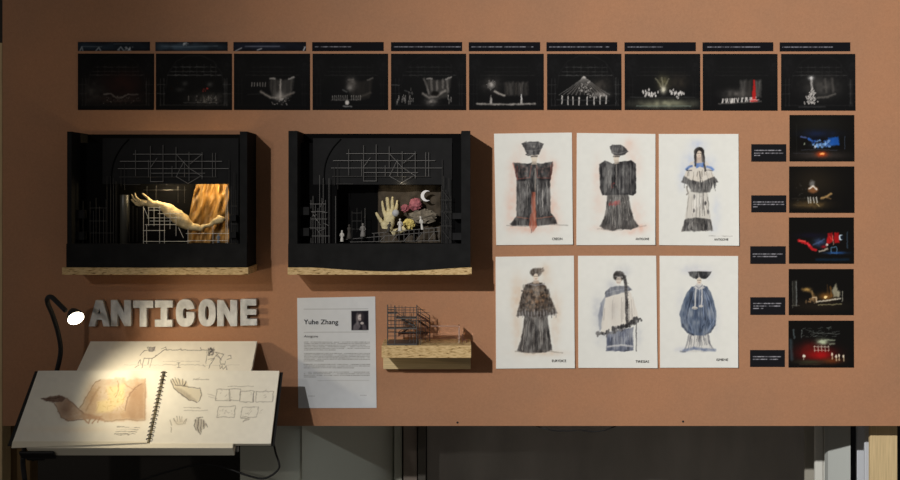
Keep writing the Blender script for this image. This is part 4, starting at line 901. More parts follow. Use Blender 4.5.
# dark glossy column
o = lathe([(.0135, 0), (.0135, .128), (.013, .129)], 20, Vector((xpx(124, .05), -.047, zf1))).build('stage_column', mat('dark_column', (.075, .072, .06), .35, spec=.5), None, smooth=True)
tag(o, 'dark smooth round column at the left of the gold lit stage', 'column')
M_arm = mat('gilded_plaster', (.70, .54, .28), .5, var=.35, vscale=70, bump=.8, bscale=160, spec=.4)
def body(name, pts, chains, m, label, cat, parent=None, rough=0):
    vs_, es, rs = [], [], []
    keys = {}
    for k, (px, py, d, r) in pts.items(): keys[k] = len(vs_); vs_.append(P(px, py, d)); rs.append(r*MM)
    for c in chains:
        for a, b_ in zip(c, c[1:]): es.append((keys[a], keys[b_]))
    me = skin_mesh(vs_, es, rs, 2)
    co = np.empty(len(me.vertices)*3); me.vertices.foreach_get('co', co); co = co.reshape(-1, 3)
    if rough:                                           # papier-mache lumps and creases
        nr = np.empty(len(me.vertices)*3); me.vertices.foreach_get('normal', nr); nr = nr.reshape(-1, 3)
        f = 1/.009; k_ = vnoise(co[:, 0]*f+co[:, 1]*f*.7, co[:, 2]*f+co[:, 1]*f*.4, 5)-.5+.5*(vnoise(co[:, 0]*f*2.3, co[:, 2]*f*2.3+co[:, 1]*f, 8)-.5)
        r2 = np.clip((co[:, 0]-xpx(150, .046))/.02, .15, 1) if rough > 1 else 1
        co = co+nr*(k_*.0052*r2)[:, None] if rough > 1 else co+nr*(k_*.0022)[:, None]
        me.vertices.foreach_set('co', co.ravel()); me.update()
    org = Vector((co[:, 0].mean(), co[:, 1].mean(), co[:, 2].min())); me.transform(Matrix.Translation(-org))
    o_ = obj(name, me, m, parent, org); 
    if parent is None: tag(o_, label, cat)
    return o_
arm = body('arm_sculpture', {
    'shoulder': (195, 229.5, .047, 4.2), 'upper': (187, 224, .047, 6.8), 'elbow': (177.5, 216.5, .047, 7.6), 'fore': (167, 208.5, .047, 6.2), 'wrist': (158.5, 205, .049, 3.6), 'palm': (151, 204, .046, 3.4), 'palm2': (144.5, 202.5, .046, 3.0),
    't1': (150, 200, .049, 1.5), 't2': (145.5, 196, .049, 1.2), 't3': (142, 193, .049, .8),
    'a1': (140, 200.5, .049, 1.3), 'a2': (136, 197, .050, 1.1), 'a3': (134.5, 192.5, .050, .7),
    'b1': (139, 202, .046, 1.3), 'b2': (134, 199, .046, 1.1), 'b3': (131.5, 194, .046, .7),
    'c1': (139.5, 204, .042, 1.3), 'c2': (134.5, 202.5, .042, 1.1), 'c3': (131, 199, .042, .7),
    'e1': (141, 205.5, .039, 1.1), 'e2': (137, 205, .039, .9), 'e3': (134, 203, .039, .6),
    'hip': (203, 227, .047, 2.8), 'h2': (211, 224, .047, 2.4), 'h3': (218.5, 220, .047, 4.2), 'h4': (225, 217.5, .047, 4.6)},
    [('elbow', 'upper', 'shoulder', 'hip', 'h2', 'h3', 'h4'), ('elbow', 'fore', 'wrist', 'palm', 'palm2'), ('palm', 't1', 't2', 't3'), ('palm2', 'a1', 'a2', 'a3'), ('palm2', 'b1', 'b2', 'b3'), ('palm2', 'c1', 'c2', 'c3'), ('palm2', 'e1', 'e2', 'e3')],
    M_arm, 'gilded giant arm sculpture with an open hand reaching across the stage', 'sculpture', rough=2)
bars1 = [(143.5, 206, .072, 143.5, zff+.25, .072), (148.6, 207, .072, 148.6, 226, .072), (159.6, 206, .072, 159.6, zff+.25, .072), (164.4, 214, .072, 164.4, zff+.25, .072), (170, 212, .072, 170, 229, .072), (154, 207, .072, 154, 226, .072), (176, 216, .072, 176, 236, .072), (227.6, 185.5, .072, 227.6, zff+.25, .072), (188, 228, .072, 188, zff+.25, .072), (213, 226, .072, 213, zff+.25, .072), (146.6, 225, .072, 146.6, zff+.25, .072), (226, 186, .066, 226, zff+.2, .066)]
for a, b_, y in ((148, 161, 207.6), (148, 161, 210.2), (147, 182, 217.9), (145, 176, 224.6), (143, 190, 241.4), (186, 229, 233.5), (158, 184, 213.6), (150, 172, 221), (143, 165, 230.5), (187, 228, 240.6)): bars1.append((a, y, .0735, b_, y, .0735))
for q in ((178.5, 227.5, 183.5, 238), (144, 208, 148, 217)): bars1.append((q[0], q[1], .075, q[2], q[3], .075))
scaffold('stage_scaffold', 'pale wire scaffold standing in front of the gilded giant arm', bars1, P(170, zff, .072), M_barb, .0007)
bars1b = [(x, 186, .058, x, 203, .058) for x in (147, 156, 178, 184.5)]+[(143, 190, .0595, 186, 190, .0595), (129.5, 203, .058, 129.5, 242, .058), (133, 206, .058, 133, 242, .058), (137, 208, .058, 137, 242, .058)]
scaffold('stage_scaffold', 'dark thin poles standing behind the open hand of the gilded arm', bars1b, P(160, zff, .058), M_bard, .0005)

def figurine(px, py, h, d, m, label, lean=0, wide=1.0, arms=True):
    """a small robed figure, head on a neck over a flared robe; py is the base row, h its height in pixels"""
    base = P(px, py, d); H = h*MM
    prof = [(.17*wide, 0), (.185*wide, .02), (.15*wide, .25), (.105*wide, .48), (.125*wide, .62), (.15*wide, .72), (.12*wide, .78), (.045, .81), (.045, .84), (.075, .87), (.085, .92), (.07, .97), (.03, 1.0)]
    e_ = empty('figurine', base); tag(e_, label, 'figurine', 'miniature figures on the stage models')
    mb = lathe([(r*H, z*H) for r, z in prof], 10, base); mb.v = [(x+lean*(z-base.z), y, z) for x, y, z in mb.v]; mb.build('robe', m, e_, smooth=True)
    if arms:
        for s_ in (-1, 1):
            q = [base+Vector((s_*.13*H*wide+lean*.72*H, -.02*H, .72*H)), base+Vector((s_*.19*H*wide+lean*.5*H, -.05*H, .52*H)), base+Vector((s_*.08*H*wide+lean*.45*H, -.13*H, .45*H))]
            MB().tube(q, [.04*H, .035*H, .022*H], 6).build('arm', m, e_, smooth=True)
    return e_
M_fw = mat('white_clay', (.6, .58, .54), .7); M_fg = mat('grey_clay', (.2, .19, .18), .7); M_fd = mat('dark_clay', (.05, .045, .04), .7); M_fb = mat('blue_clay', (.16, .2, .26), .7)
figurine(218.5, 242.8, 9, .068, M_fb, 'small blue grey figurine at the right of the gold lit stage')

# ------------------------------------------------------------------ inside the second model
M_dim = mat('brown_gauze', (.055, .042, .028), .8, var=.3, vscale=60)
o = crumple(378, 441, 185, 243.4, .008, .006, M_dim, 'backdrop_cloth', 9); o.parent = bx2; o.location -= bx2.location; o['label'] = 'dark brown gauze backdrop'
M_hand = mat('ivory_plaster', (.60, .52, .30), .6, var=.2, vscale=110, bump=.3, bscale=350)
hand = body('hand_sculpture', {
    'wrist': (387, 234, .044, 5.0), 'palm': (388, 226, .044, 6.4), 'palm2': (390, 217.5, .044, 6.0),
    'a1': (384, 212, .046, 1.9), 'a2': (382.8, 206, .047, 1.7), 'a3': (382, 200.5, .047, 1.2), 'b1': (388.2, 209, .046, 2.0), 'b2': (387.4, 202, .047, 1.8), 'b3': (387, 197, .047, 1.2),
    'c1': (392.4, 208.6, .046, 2.0), 'c2': (392.3, 201.5, .047, 1.8), 'c3': (392.4, 196.5, .047, 1.2), 'e1': (396, 210.5, .045, 1.8), 'e2': (396.8, 204.5, .046, 1.6), 'e3': (397, 200, .046, 1.1),
    't1': (381.5, 222, .048, 2.2), 't2': (378, 216.5, .05, 1.8), 't3': (376.2, 212, .05, 1.2), 'f1': (395, 232.5, .044, 3.6), 'f2': (404, 229, .042, 3.2), 'f3': (411, 226, .04, 3.4)},
    [('palm', 'palm2'), ('palm', 'wrist', 'f1', 'f2', 'f3'), ('palm', 't1', 't2', 't3'), ('palm2', 'a1', 'a2', 'a3'), ('palm2', 'b1', 'b2', 'b3'), ('palm2', 'c1', 'c2', 'c3'), ('palm2', 'e1', 'e2', 'e3')],
    M_hand, 'ivory giant hand with upright fingers on the crescent moon stage', 'sculpture', rough=1)
# crescent moon
def crescent(cx, cy, R, d):
    pts = []
    for i in range(23): a = math.radians(50+260*i/22); pts.append((cx+R*math.cos(a), cy-R*math.sin(a)))
    a0 = math.radians(50); c2 = cx+R*.40; r2 = math.hypot(cx+R*math.cos(a0)-c2, R*math.sin(a0)); s0 = math.atan2(R*math.sin(a0), R*math.cos(a0)-R*.40)
    for i in range(1, 22):
        a = -s0-(2*math.pi-2*s0)*i/22; pts.append((c2+r2*math.cos(a), cy-r2*math.sin(a)))
    k = [P(x, y, d) for x, y in pts]; me = flat_shape([[(q.x, q.z) for q in k]], .003)
    me.transform(Matrix.Translation((0, -d+.003, 0))); org = P(cx, cy+R, d); me.transform(Matrix.Translation(-org))
    return obj('crescent_moon', me, mat('moon_white', (.72, .72, .74), .6), None, org)
tag(crescent(426.3, 195.8, 5.6, .045), 'white crescent moon hanging at the back of the stage model', 'moon')
# pink cloth scraps
M_pink = mat('pink_cloth', (.32, .10, .12), .7, var=.25, vscale=90)
# grey ball
me = lathe([(max(.0005, math.sin(math.pi*i/12)*3.6*MM), (1-math.cos(math.pi*i/12))*3.6*MM) for i in range(13)], 16, P(395.6, 216.8, .056)).build('ball', mat('pale_ball', (.42, .43, .45), .6), None, smooth=True)
tag(me, 'pale grey ball resting against the ivory giant hand', 'ball')
# rough pale rubble mass at the right
def rubble(px, py, rx, ry, d, m, name, label, seed, cat='rubble'):
    mb = MB(); n, k = 14, 10; gg = np.random.default_rng(seed); c = P(px, py, d)
    for j in range(k+1):
        for i in range(n):
            a, b_ = 2*math.pi*i/n, math.pi*j/k-math.pi/2
            rr = 1+(.28 if cat == 'rubble' else .2)*gg.uniform(-1, 1)*(0 < j < k)
            mb.v.append((c.x+rx*MM*rr*math.cos(b_)*math.cos(a), c.y+.012*rr*math.cos(b_)*math.sin(a), c.z+ry*MM*rr*math.sin(b_)))
    for j in range(k):
        for i in range(n): l = (i+1) % n; mb.f.append((j*n+i, j*n+l, (j+1)*n+l, (j+1)*n+i))
    return tag(mb.build(name, m, None), label, cat)
rubble(424, 216, 13, 6.5, .04, mat('grey_brown_rubble', (.17, .145, .11), .85, var=.4, vscale=130), 'rubble_mound', 'rough grey brown rubble mound behind the ramp', 5)
rubble(409, 224.5, 5.2, 5.0, .06, mat('yellow_plaster', (.62, .5, .16), .7, var=.3, vscale=120), 'yellow_boulder', 'small yellow boulder beside the ivory giant hand', 6)
rubble(415.6, 204.4, 6.4, 6.0, .04, M_pink, 'cloth_scrap', 'larger crumpled pink cloth scrap beside the crescent moon', 14, 'cloth')
rubble(405, 208.4, 4.2, 3.6, .042, M_pink, 'cloth_scrap', 'smaller crumpled pink cloth scrap left of the larger one', 15, 'cloth')
# sloping ramp with railing
B = [(346, 239.4, .092, 440, 231.2, .092), (372, 233.4, .092, 440, 227.4, .092), (350, 242, .092, 440, 240.6, .092)]
for i in range(14): x = 374+i*5; B.append((x, 233.2-(x-372)*.088, .0935, x, 242, .0935))
for i in range(5): x = 380+i*12; B.append((x, 241, .0935, x+6, 235-(i*.6), .0935))
scaffold('ramp_railing', 'thin wire ramp with railing across the crescent moon stage', B, P(395, 242, .092), M_bar, .00065)
figurine(342, 241.6, 11, .1, M_fw, 'small white robed figurine at the foot of the wire ramp', wide=.9)
figurine(349.2, 238.8, 14, .098, M_fd, 'small dark figurine just above the white one on the ramp', arms=False)
e = figurine(362.8, 236.6, 13, .098, M_fg, 'grey robed figurine holding a tall thin staff', wide=1.1)
bar('staff', P(365, 237, .1), P(365, 208, .1), .0005, M_bar, e)
figurine(388, 232, 10, .098, M_fd, 'small black figurine in front of the ivory hand', lean=.2)
figurine(400, 231, 12, .098, M_fw, 'small white figurine beside the yellow boulder')
figurine(422.4, 229.6, 13, .098, M_fw, 'thin pale figurine near the top of the wire ramp', wide=.6, lean=-.15)
sc = [(x, 208+abs(x-357)*.6, .06, x, zff, .06) for x in (352, 357, 361.5)]+[(352, y, .0615, 362, y, .0615) for y in (213, 221, 229)]
scaffold('stage_scaffold', 'faint dark scaffold tower behind the staff bearing figurine', sc, P(357, zff, .06), M_bard, .0006)
e = empty('model_lamp', P(405, 181, .085)); tag(e, 'tiny lamp hung under the header of the crescent moon stage', 'lamp')
lathe([(.0015, 0), (.003, .002), (.003, .006), (.001, .008)], 10, P(405, 183.4, .066)).build('bulb', MATS['warm_bulb'], e, smooth=True)
ll = glowlamp(403, 187, .075, .045, (1.0, .86, .6)); lo = ll.location.copy(); ll.parent = e; ll.location = lo-e.location

# ------------------------------------------------------------------ small shelf with scaffold tower
SD = .128
e, a, c = shelf(381.6, 471.2, 345.6, 358, SD, 'small strand board shelf on a pine batten carrying a scaffold tower model')
MB().box(a.x, c.x, -SD, 0, a.z, c.z).build('board', M_osb, e, .0008)
z0 = P(0, 369.2, .03).z
MB().box(xpx(383.2, .03), xpx(470.6, .03), -.03, 0, z0, a.z).build('batten', M_pineh, e, .0008)
for px in (397, 457): MB().box(xpx(px, .05)-.003, xpx(px, .05)+.003, -.05, -.03, a.z-.006, a.z).build('bracket', M_rubber, e)
zt = c.z
def pz(px, py, d): q = P(px, py, d); return q
M_steel = mat('dark_grey_wire', (.085, .08, .08), .45, metal=.4)
M_deck = mat('red_brown_deck', (.12, .05, .03), .7); M_deckg = mat('grey_deck', (.10, .095, .09), .6)
tw = empty('scaffold_tower', Vector((xpx(404, .08), -.07, zt))); tag(tw, 'dark wire scaffold tower model with zigzag stairs on the small shelf', 'model')
fx = [xpx(p, .12) for p in (387.6, 394.8, 416.8)]; fx2 = [xpx(p, .045) for p in (396, 404, 429.6)]
zT = [P(0, py, .12).z for py in (304.6, 305.4, 304.8)]
for x, zz in zip(fx, zT): bar('pole', (x, -.12, zt), (x, -.12, zz), .0016, M_steel, tw)
for x, py in zip(fx2, (307, 308, 315)): bar('pole', (x, -.045, zt), (x, -.045, P(0, py, .045).z), .0011, M_steel, tw)
for px in (391, 399, 402, 405.6, 410, 413.6, 418.4, 420.4): bar('pole', (xpx(px, .115), -.115, zt if px > 409 else P(0, 327, .115).z), (xpx(px, .115), -.115, P(0, 306+(px-404)*.15, .115).z), .0008, M_steel, tw)
for px in (422, 425.6): bar('pole', (xpx(px, .05), -.05, zt), (xpx(px, .05), -.05, P(0, 316, .05).z), .0008, M_steel, tw)
for py in (307.4, 310, 312.6, 316.6, 321, 324.6, 332.4, 336): bar('rail', (fx[0], -.1215, P(0, py, .1215).z), (fx[2], -.1215, P(0, py, .1215).z), .0007, M_steel, tw)
for py in (312.6, 320.5, 332): bar('rail', (fx2[0], -.0465, P(0, py, .0465).z), (fx2[2], -.0465, P(0, py, .0465).z), .0007, M_steel, tw)
for x in (fx[0], fx[2]):
    for py in (309, 320, 331): bar('rail', (x, -.121, P(0, py, .121).z), (x+.02, -.045, P(0, py+1, .045).z), .0007, M_steel, tw)
MB().box(fx[0]-.001, fx[2]+.001, -.122, -.04, zt, zt+.004).build('base_plate', M_steel, tw)
for (x0_, x1_, py, m_) in ((387.6, 397, 313.8, M_deckg), (387.6, 417, 329.2, M_deckg), (396, 417, 319, M_deckg), (398, 428, 334.6, M_deck)):
    dd = .119 if m_ is M_deckg else .08
    q = P(0, py, dd).z; MB().box(xpx(x0_, dd), xpx(x1_, dd), -dd, -dd+.03, q, q+.0025).build('deck', m_, tw)
for (xa, ya, xb, yb, m_, dd) in ((397, 317.5, 415, 327.5, M_deckg, .085), (413, 326, 398, 337, M_deck, .078), (417, 315.5, 429, 323, M_deck, .062), (418, 322, 428, 329, M_deck, .06)):
    p0, p1 = P(xa, ya, dd), P(xb, yb, dd); mb = MB()
    mb.hexa([p0, p1, p1+Vector((0, .018, 0)), p0+Vector((0, .018, 0)), p0+Vector((0, 0, .004)), p1+Vector((0, 0, .004)), p1+Vector((0, .018, .004)), p0+Vector((0, .018, .004))]); fl = mb.build('stair_flight', m_, tw)
    for t in np.linspace(.1, .9, 6): q = p0.lerp(p1, t); bar('tread', q+Vector((0, -.0006, .004)), q+Vector((0, .018, .0046)), .0011, m_, fl)
    bar('handrail', p0+Vector((0, -.001, .012)), p1+Vector((0, -.001, .012)), .0006, M_steel, fl)
for (xa, ya, xb, yb) in ((417, 306, 429.4, 315.5), (417, 311, 429.4, 319)): bar('rail', P(xa, ya, .115), P(xb, yb, .046), .0008, M_steel, tw)
# clear acrylic cover
def acrylic():
    m = bpy.data.materials.new('clear_acrylic'); m.use_nodes = True; b_ = m.node_tree.nodes['Principled BSDF']
    b_.inputs['Base Color'].default_value = (.99, .97, .96, 1); b_.inputs['Roughness'].default_value = .04; b_.inputs['Transmission Weight'].default_value = 1; b_.inputs['IOR'].default_value = 1.3
    return m
M_acr = acrylic(); M_edge = mat('acrylic_edge', (.50, .36, .32), .3, spec=.6)
ac = empty('acrylic_cover', Vector((xpx(440, .07), -.07, zt))); tag(ac, 'clear acrylic sheet box edge standing beside the scaffold tower', 'cover')
x0_, x1_ = xpx(419.5, .08), xpx(458.6, .08); zA = P(0, 326, .08).z
MB().box(x0_, x1_, -.081, -.079, zt, zA).build('front_pane', M_acr, ac)
MB().box(x1_-.0002, x1_+.0018, -.079, -.03, zt, zA-.001).build('side_pane', M_acr, ac)
bar('edge', (xpx(431, .08), -.0815, zA), (x1_, -.0815, zA), .0007, M_edge, ac); bar('edge', (x1_+.001, -.0815, zt), (x1_+.001, -.0815, zA-.004), .0009, mat('acrylic_edge_highlight', (.5, .42, .40), .3), ac)  # opaque pale bar paints the whitish highlight along the right edge
bar('edge', (x1_+.001, -.0815, zA), (x1_+.003, -.03, zA-.003), .0007, M_edge, ac); bar('edge', (x1_+.003, -.03, zt), (x1_+.003, -.03, zA-.003), .0006, M_edge, ac)
# miniature red brown chair
ch = empty('miniature_chair', Vector((xpx(464.2, .07), -.07, zt))); tag(ch, 'tiny red brown chair at the end of the small shelf', 'chair')
xc = xpx(464.4, .07)
MB().box(xc-.006, xc+.006, -.077, -.063, zt+.006, zt+.0085).build('seat', M_deck, ch)
MB().box(xc-.006, xc-.0035, -.077, -.063, zt+.0085, zt+.021).build('backrest', M_deck, ch)
for sx in (-.005, .005):
    for sy in (-.0755, -.0645): bar('leg', (xc+sx, sy, zt), (xc+sx, sy, zt+.006), .001, M_deck, ch)

# ------------------------------------------------------------------ ANTIGONE letters
M_let = mat('silver_paper', (.60, .60, .585), .42, metal=.25, var=.32, vscale=38, spec=.5, stretch=(1, 1, .6))
def arc(cx, cy, rx, ry, a0, a1, n): return [(cx+rx*math.copysign(abs(math.cos(t))**.8, math.cos(t)), cy-ry*math.copysign(abs(math.sin(t))**.8, math.sin(t))) for t in [math.radians(a0+(a1-a0)*i/n) for i in range(n+1)]]
N_ = lambda x0, x1: [(x0, 300.4), (x0+6, 300.4), (x1-6.4, 314.4), (x1-6.4, 300.4), (x1, 300.4), (x1, 326), (x1-6, 326), (x0+6, 312), (x0+6, 326), (x0, 326)]
LET = [('A', [[(88.8, 326.2), (95.8, 300.6), (102.6, 300.6), (109.4, 326.2), (103.4, 326.2), (101.9, 319.6), (96.2, 319.6), (94.8, 326.2)], [(97.4, 314), (100.8, 314), (99.1, 306.4)]], 'first of the title'),
       ('N', [N_(111, 130.6)], 'between A and T'),
       ('T', [[(133.2, 300.8), (153, 300.8), (153, 307.8), (146.4, 307.8), (146.4, 326.6), (139.8, 326.6), (139.8, 307.8), (133.2, 307.8)]], 'between N and I'),
       ('I', [[(155, 300.6), (172.4, 300.6), (172.4, 307.4), (167, 307.4), (167, 320), (172, 320), (172, 326.6), (155, 326.6), (155, 320), (160.8, 320), (160.8, 307.4), (155, 307.4)]], 'between T and G'),
       ('G', [arc(185.2, 313, 9.2, 13.6, 14, 346, 40)+[(194, 312.4), (186.6, 312.4), (186.6, 317)]+arc(185.2, 313.4, 2.6, 5.2, 300, 60, 14)+[(187, 309.6)]], 'between I and O'),
       ('O', [arc(207, 312.8, 8.4, 13.4, 0, 351, 40), arc(207, 313, 2.2, 7, 0, 345, 24)], 'between G and N'),
       ('N', [N_(217.4, 236.8)], 'between O and E'),
       ('E', [[(240.6, 299.6), (256, 299.2), (256, 305.4), (246.8, 305.4), (246.8, 309.4), (256, 309.4), (256, 314.6), (246.8, 314.6), (246.8, 319), (256.6, 319), (256.6, 325.2), (240.6, 325.4)]], 'last of the title')]
for n, (chx, outs, where) in enumerate(LET):
    d = .019
    sp = [[(P(x, y, d).x, P(x, y, d).z) for x, y in o_] for o_ in outs]
    me = flat_shape(sp, d, .0008); xm = sum(x for x, z in sp[0])/len(sp[0]); zm = min(z for x, z in sp[0]); me.transform(Matrix.Translation((-xm, 0, -zm)))
    o = obj('paper_letter', me, M_let, None, Vector((xm, 0, zm))); tag(o, 'silver grey raised paper letter %s, %s' % (chx, where), 'letter', 'raised title letters')

# ------------------------------------------------------------------ stage plan on a sloping board
A_, B_, C_, E_ = P(90.6, 341.6, .022), P(257, 341.4, .022), P(251.2, 371.4, .122), P(76.6, 371.4, .122)
C_.z = E_.z = (C_.z+E_.z)/2; w_ = ((A_+B_)/2-(C_+E_)/2)
nrm = Vector((0, w_.z, -w_.y)).normalized()
nrm = -nrm if nrm.z < 0 else nrm
pb = empty('plan_board', Vector(((A_.x+B_.x)/2, 0, E_.z-.02))); tag(pb, 'sloping pale board fixed to the wall behind the sketchbook', 'board')
th = .012
mb = MB(); o1 = nrm*-.0012; o2 = nrm*-(th); mb.hexa([A_+o1, B_+o1, C_+o1, E_+o1, A_+o2, B_+o2, C_+o2, E_+o2]); mb.build('board', M_white, pb)
for x in (A_.x+.05, B_.x-.05): MB().hexa([Vector((x-.008, 0, A_.z-.02)), Vector((x+.008, 0, A_.z-.02)), Vector((x+.008, 0, E_.z-.03)), Vector((x-.008, 0, E_.z-.03)), Vector((x-.008, -.02, A_.z-.02)), Vector((x+.008, -.02, A_.z-.02)), Vector((x+.008, -.1, E_.z-.004)), Vector((x-.008, -.1, E_.z-.004))]).build('bracket', M_rubber, pb)
INK = (64, 60, 58)
def plan(p):
    p.warp(.4, .4, 4)
    p.view(140, 290, 758/150); L = lambda q, w=2.2, a=.85: p.line(q, w, INK, a, 3.2)
    p.line([(-80, 380), (500, 380)], 1.6, (150, 146, 138), .5, 3)
    L([(340, 305), (125, 303), (62, 346), (22, 346), (10, 395)]); L([(110, 300), (130, 290), (135, 305)], 2); L([(46, 348), (40, 376)], 2); L([(62, 346), (50, 392)], 1.6, .6)
    p.poly([(42, 292), (78, 288), (76, 308), (46, 310)], (96, 92, 100), .7, 6, .5, 2, .3); L([(20, 308), (46, 306), (34, 290), (78, 290), (66, 310), (46, 308)], 1.8); L([(0, 330), (10, 318), (22, 308)], 2); L([(-10, 375), (0, 352), (6, 376)], 2); L([(-26, 392), (-4, 380)], 1.6)
    L([(205, 296), (212, 306)], 2); L([(305, 294), (308, 304)], 2); L([(340, 305), (334, 372)], 1.8, .7); L([(318, 378), (330, 390)], 1.6, .6)
    p.speckle(346, 374, 292, 330, 22, 4, (56, 54, 58), .7, 3); L([(346, 296), (348, 332), (372, 326), (372, 292)], 2); L([(372, 312), (424, 326), (410, 350), (382, 330)], 1.8); L([(345, 352), (378, 344), (356, 376), (348, 398)], 1.8); L([(384, 316), (412, 356)], 1.6); L([(400, 318), (360, 358)], 1.6, .7)
    L([(405, 352), (408, 376), (430, 376), (430, 360)], 1.8); L([(438, 352), (462, 346), (460, 332), (446, 332)], 2); L([(402, 380), (404, 400), (416, 384), (420, 402), (436, 384), (438, 402)], 2)
    for yy in (361, 378): p.line([(116, yy), (302, yy)], 1.6, (160, 156, 148), .7, 3)
    L([(196, 370), (196, 392)], 2); L([(186, 371), (204, 370)], 1.6); L([(188, 392), (204, 392)], 1.6)
off = nrm*.0002
me, org = print_mesh('stage_plan_drawing', [A_+off, B_+off, C_+off, E_+off], (226, 222, 210), plan, thick=.0006)
tag(obj('stage_plan_drawing', me, M_paper, None, org), 'white ink drawing of a stage floor plan on the sloping board', 'drawing')

# ------------------------------------------------------------------ reading stand and sketchbook
TLb, TRb = P(37, 371, .134), P(280, 371, .134); BRb, BLb = P(270.4, 448, .289), P(10.5, 448, .289)
sx = (TLb.x+BLb.x)/2; zt_, zb_ = TLb.z, BLb.z
sv = Vector((0, -(.289-.134), zb_-zt_)); SL = sv.length; sv.normalize()
nv = Vector((0, sv.z, -sv.y)); nv = -nv if nv.z < 0 else nv; nv.normalize()
O = Vector((0, -.134, zt_))
def F(x, s, n): return O+Vector((x, 0, 0))+sv*s+nv*n     # point on the slope: x across, s down the slope, n off its face
def fbox(mb, x0, x1, s0, s1, n0, n1):
    return mb.hexa([F(x0, s0, n0), F(x1, s0, n0), F(x1, s1, n0), F(x0, s1, n0), F(x0, s0, n1), F(x1, s0, n1), F(x1, s1, n1), F(x0, s1, n1)])
xL, xR = xpx(27, .29), xpx(233, .29)
st = empty('reading_stand', F((xL+xR)/2, SL, -.04)); tag(st, 'sloping white reading stand with a front lip under the open sketchbook', 'stand')
fbox(MB(), xL, xR, .03, SL-.011, -.028, -.0125).build('slope_board', M_white, st, .0008)
fbox(MB(), xL, xR, SL-.0105, SL+.003, -.030, .0045).build('lip', M_white, st, .0008)
for x in (xL+.06, xR-.06):
    mb = MB(); q0, q1 = F(x, .06, -.0285), F(x, SL-.03, -.0285)
    lo = [q0, q1, Vector((x, -.02, q1.z-.02)), Vector((x, 0, q1.z-.02)), Vector((x, 0, q0.z))]
    n0 = len(mb.v); mb.v += [tuple(v+Vector((-.006, 0, 0))) for v in lo]+[tuple(v+Vector((.006, 0, 0))) for v in lo]
    mb.f += [(0, 1, 2, 3, 4), (9, 8, 7, 6, 5)]+[(k, (k+1) % 5, 5+(k+1) % 5, 5+k) for k in range(5)]
    mb.build('bracket', M_rubber, st)
lathe([(.003, 0), (.0045, .002), (.0045, .014), (.003, .016)], 10, F(xR-.0, SL-.02, -.052)).build('knob', mat('steel', (.4, .4, .4), .35, metal=.8), st, smooth=True)
bk = empty('sketchbook', F((xL+xR)/2, SL*.9, -.012)); tag(bk, 'open spiral sketchbook with hand drawings lying on the reading stand', 'book')
# how far x runs at a slope position, from the photographed edges
def xe(pxt, pxb, s): t = s/SL; return xpx(pxt, .134)*(1-t)+xpx(pxb, .289)*t
spT, spB = 164.5, 147.5
def quadbox(mb, l, r, s0, s1, n0, n1):
    return mb.hexa([F(xe(*l, s0), s0, n0), F(xe(*r, s0), s0, n0), F(xe(*r, s1), s1, n0), F(xe(*l, s1), s1, n0), F(xe(*l, s0), s0, n1), F(xe(*r, s0), s0, n1), F(xe(*r, s1), s1, n1), F(xe(*l, s1), s1, n1)])
M_cov = mat('black_cover', (.012, .012, .012), .6)
quadbox(MB(), (33.2, 4.6), (spT-1.5, spB-1.5), -.006, SL-.012, -.0122, -.0098).build('cover', M_cov, bk)
quadbox(MB(), (spT+1.5, spB+1.5), (282.4, 273.4), -.003, SL-.012, -.0122, -.0098).build('cover', M_cov, bk)
quadbox(MB(), (38, 11.5), (spT-1.2, spB-1.2), .001, SL-.0125, -.0096, -.0004).build('page_block', mat('page_edges', L8(222, 216, 198), .8), bk)
quadbox(MB(), (spT+1.2, spB+1.2), (279.4, 270), .001, SL-.0125, -.0096, -.0006).build('page_block', MATS['page_edges'], bk)
PG = (224, 221, 210); SEP = (148, 118, 92)
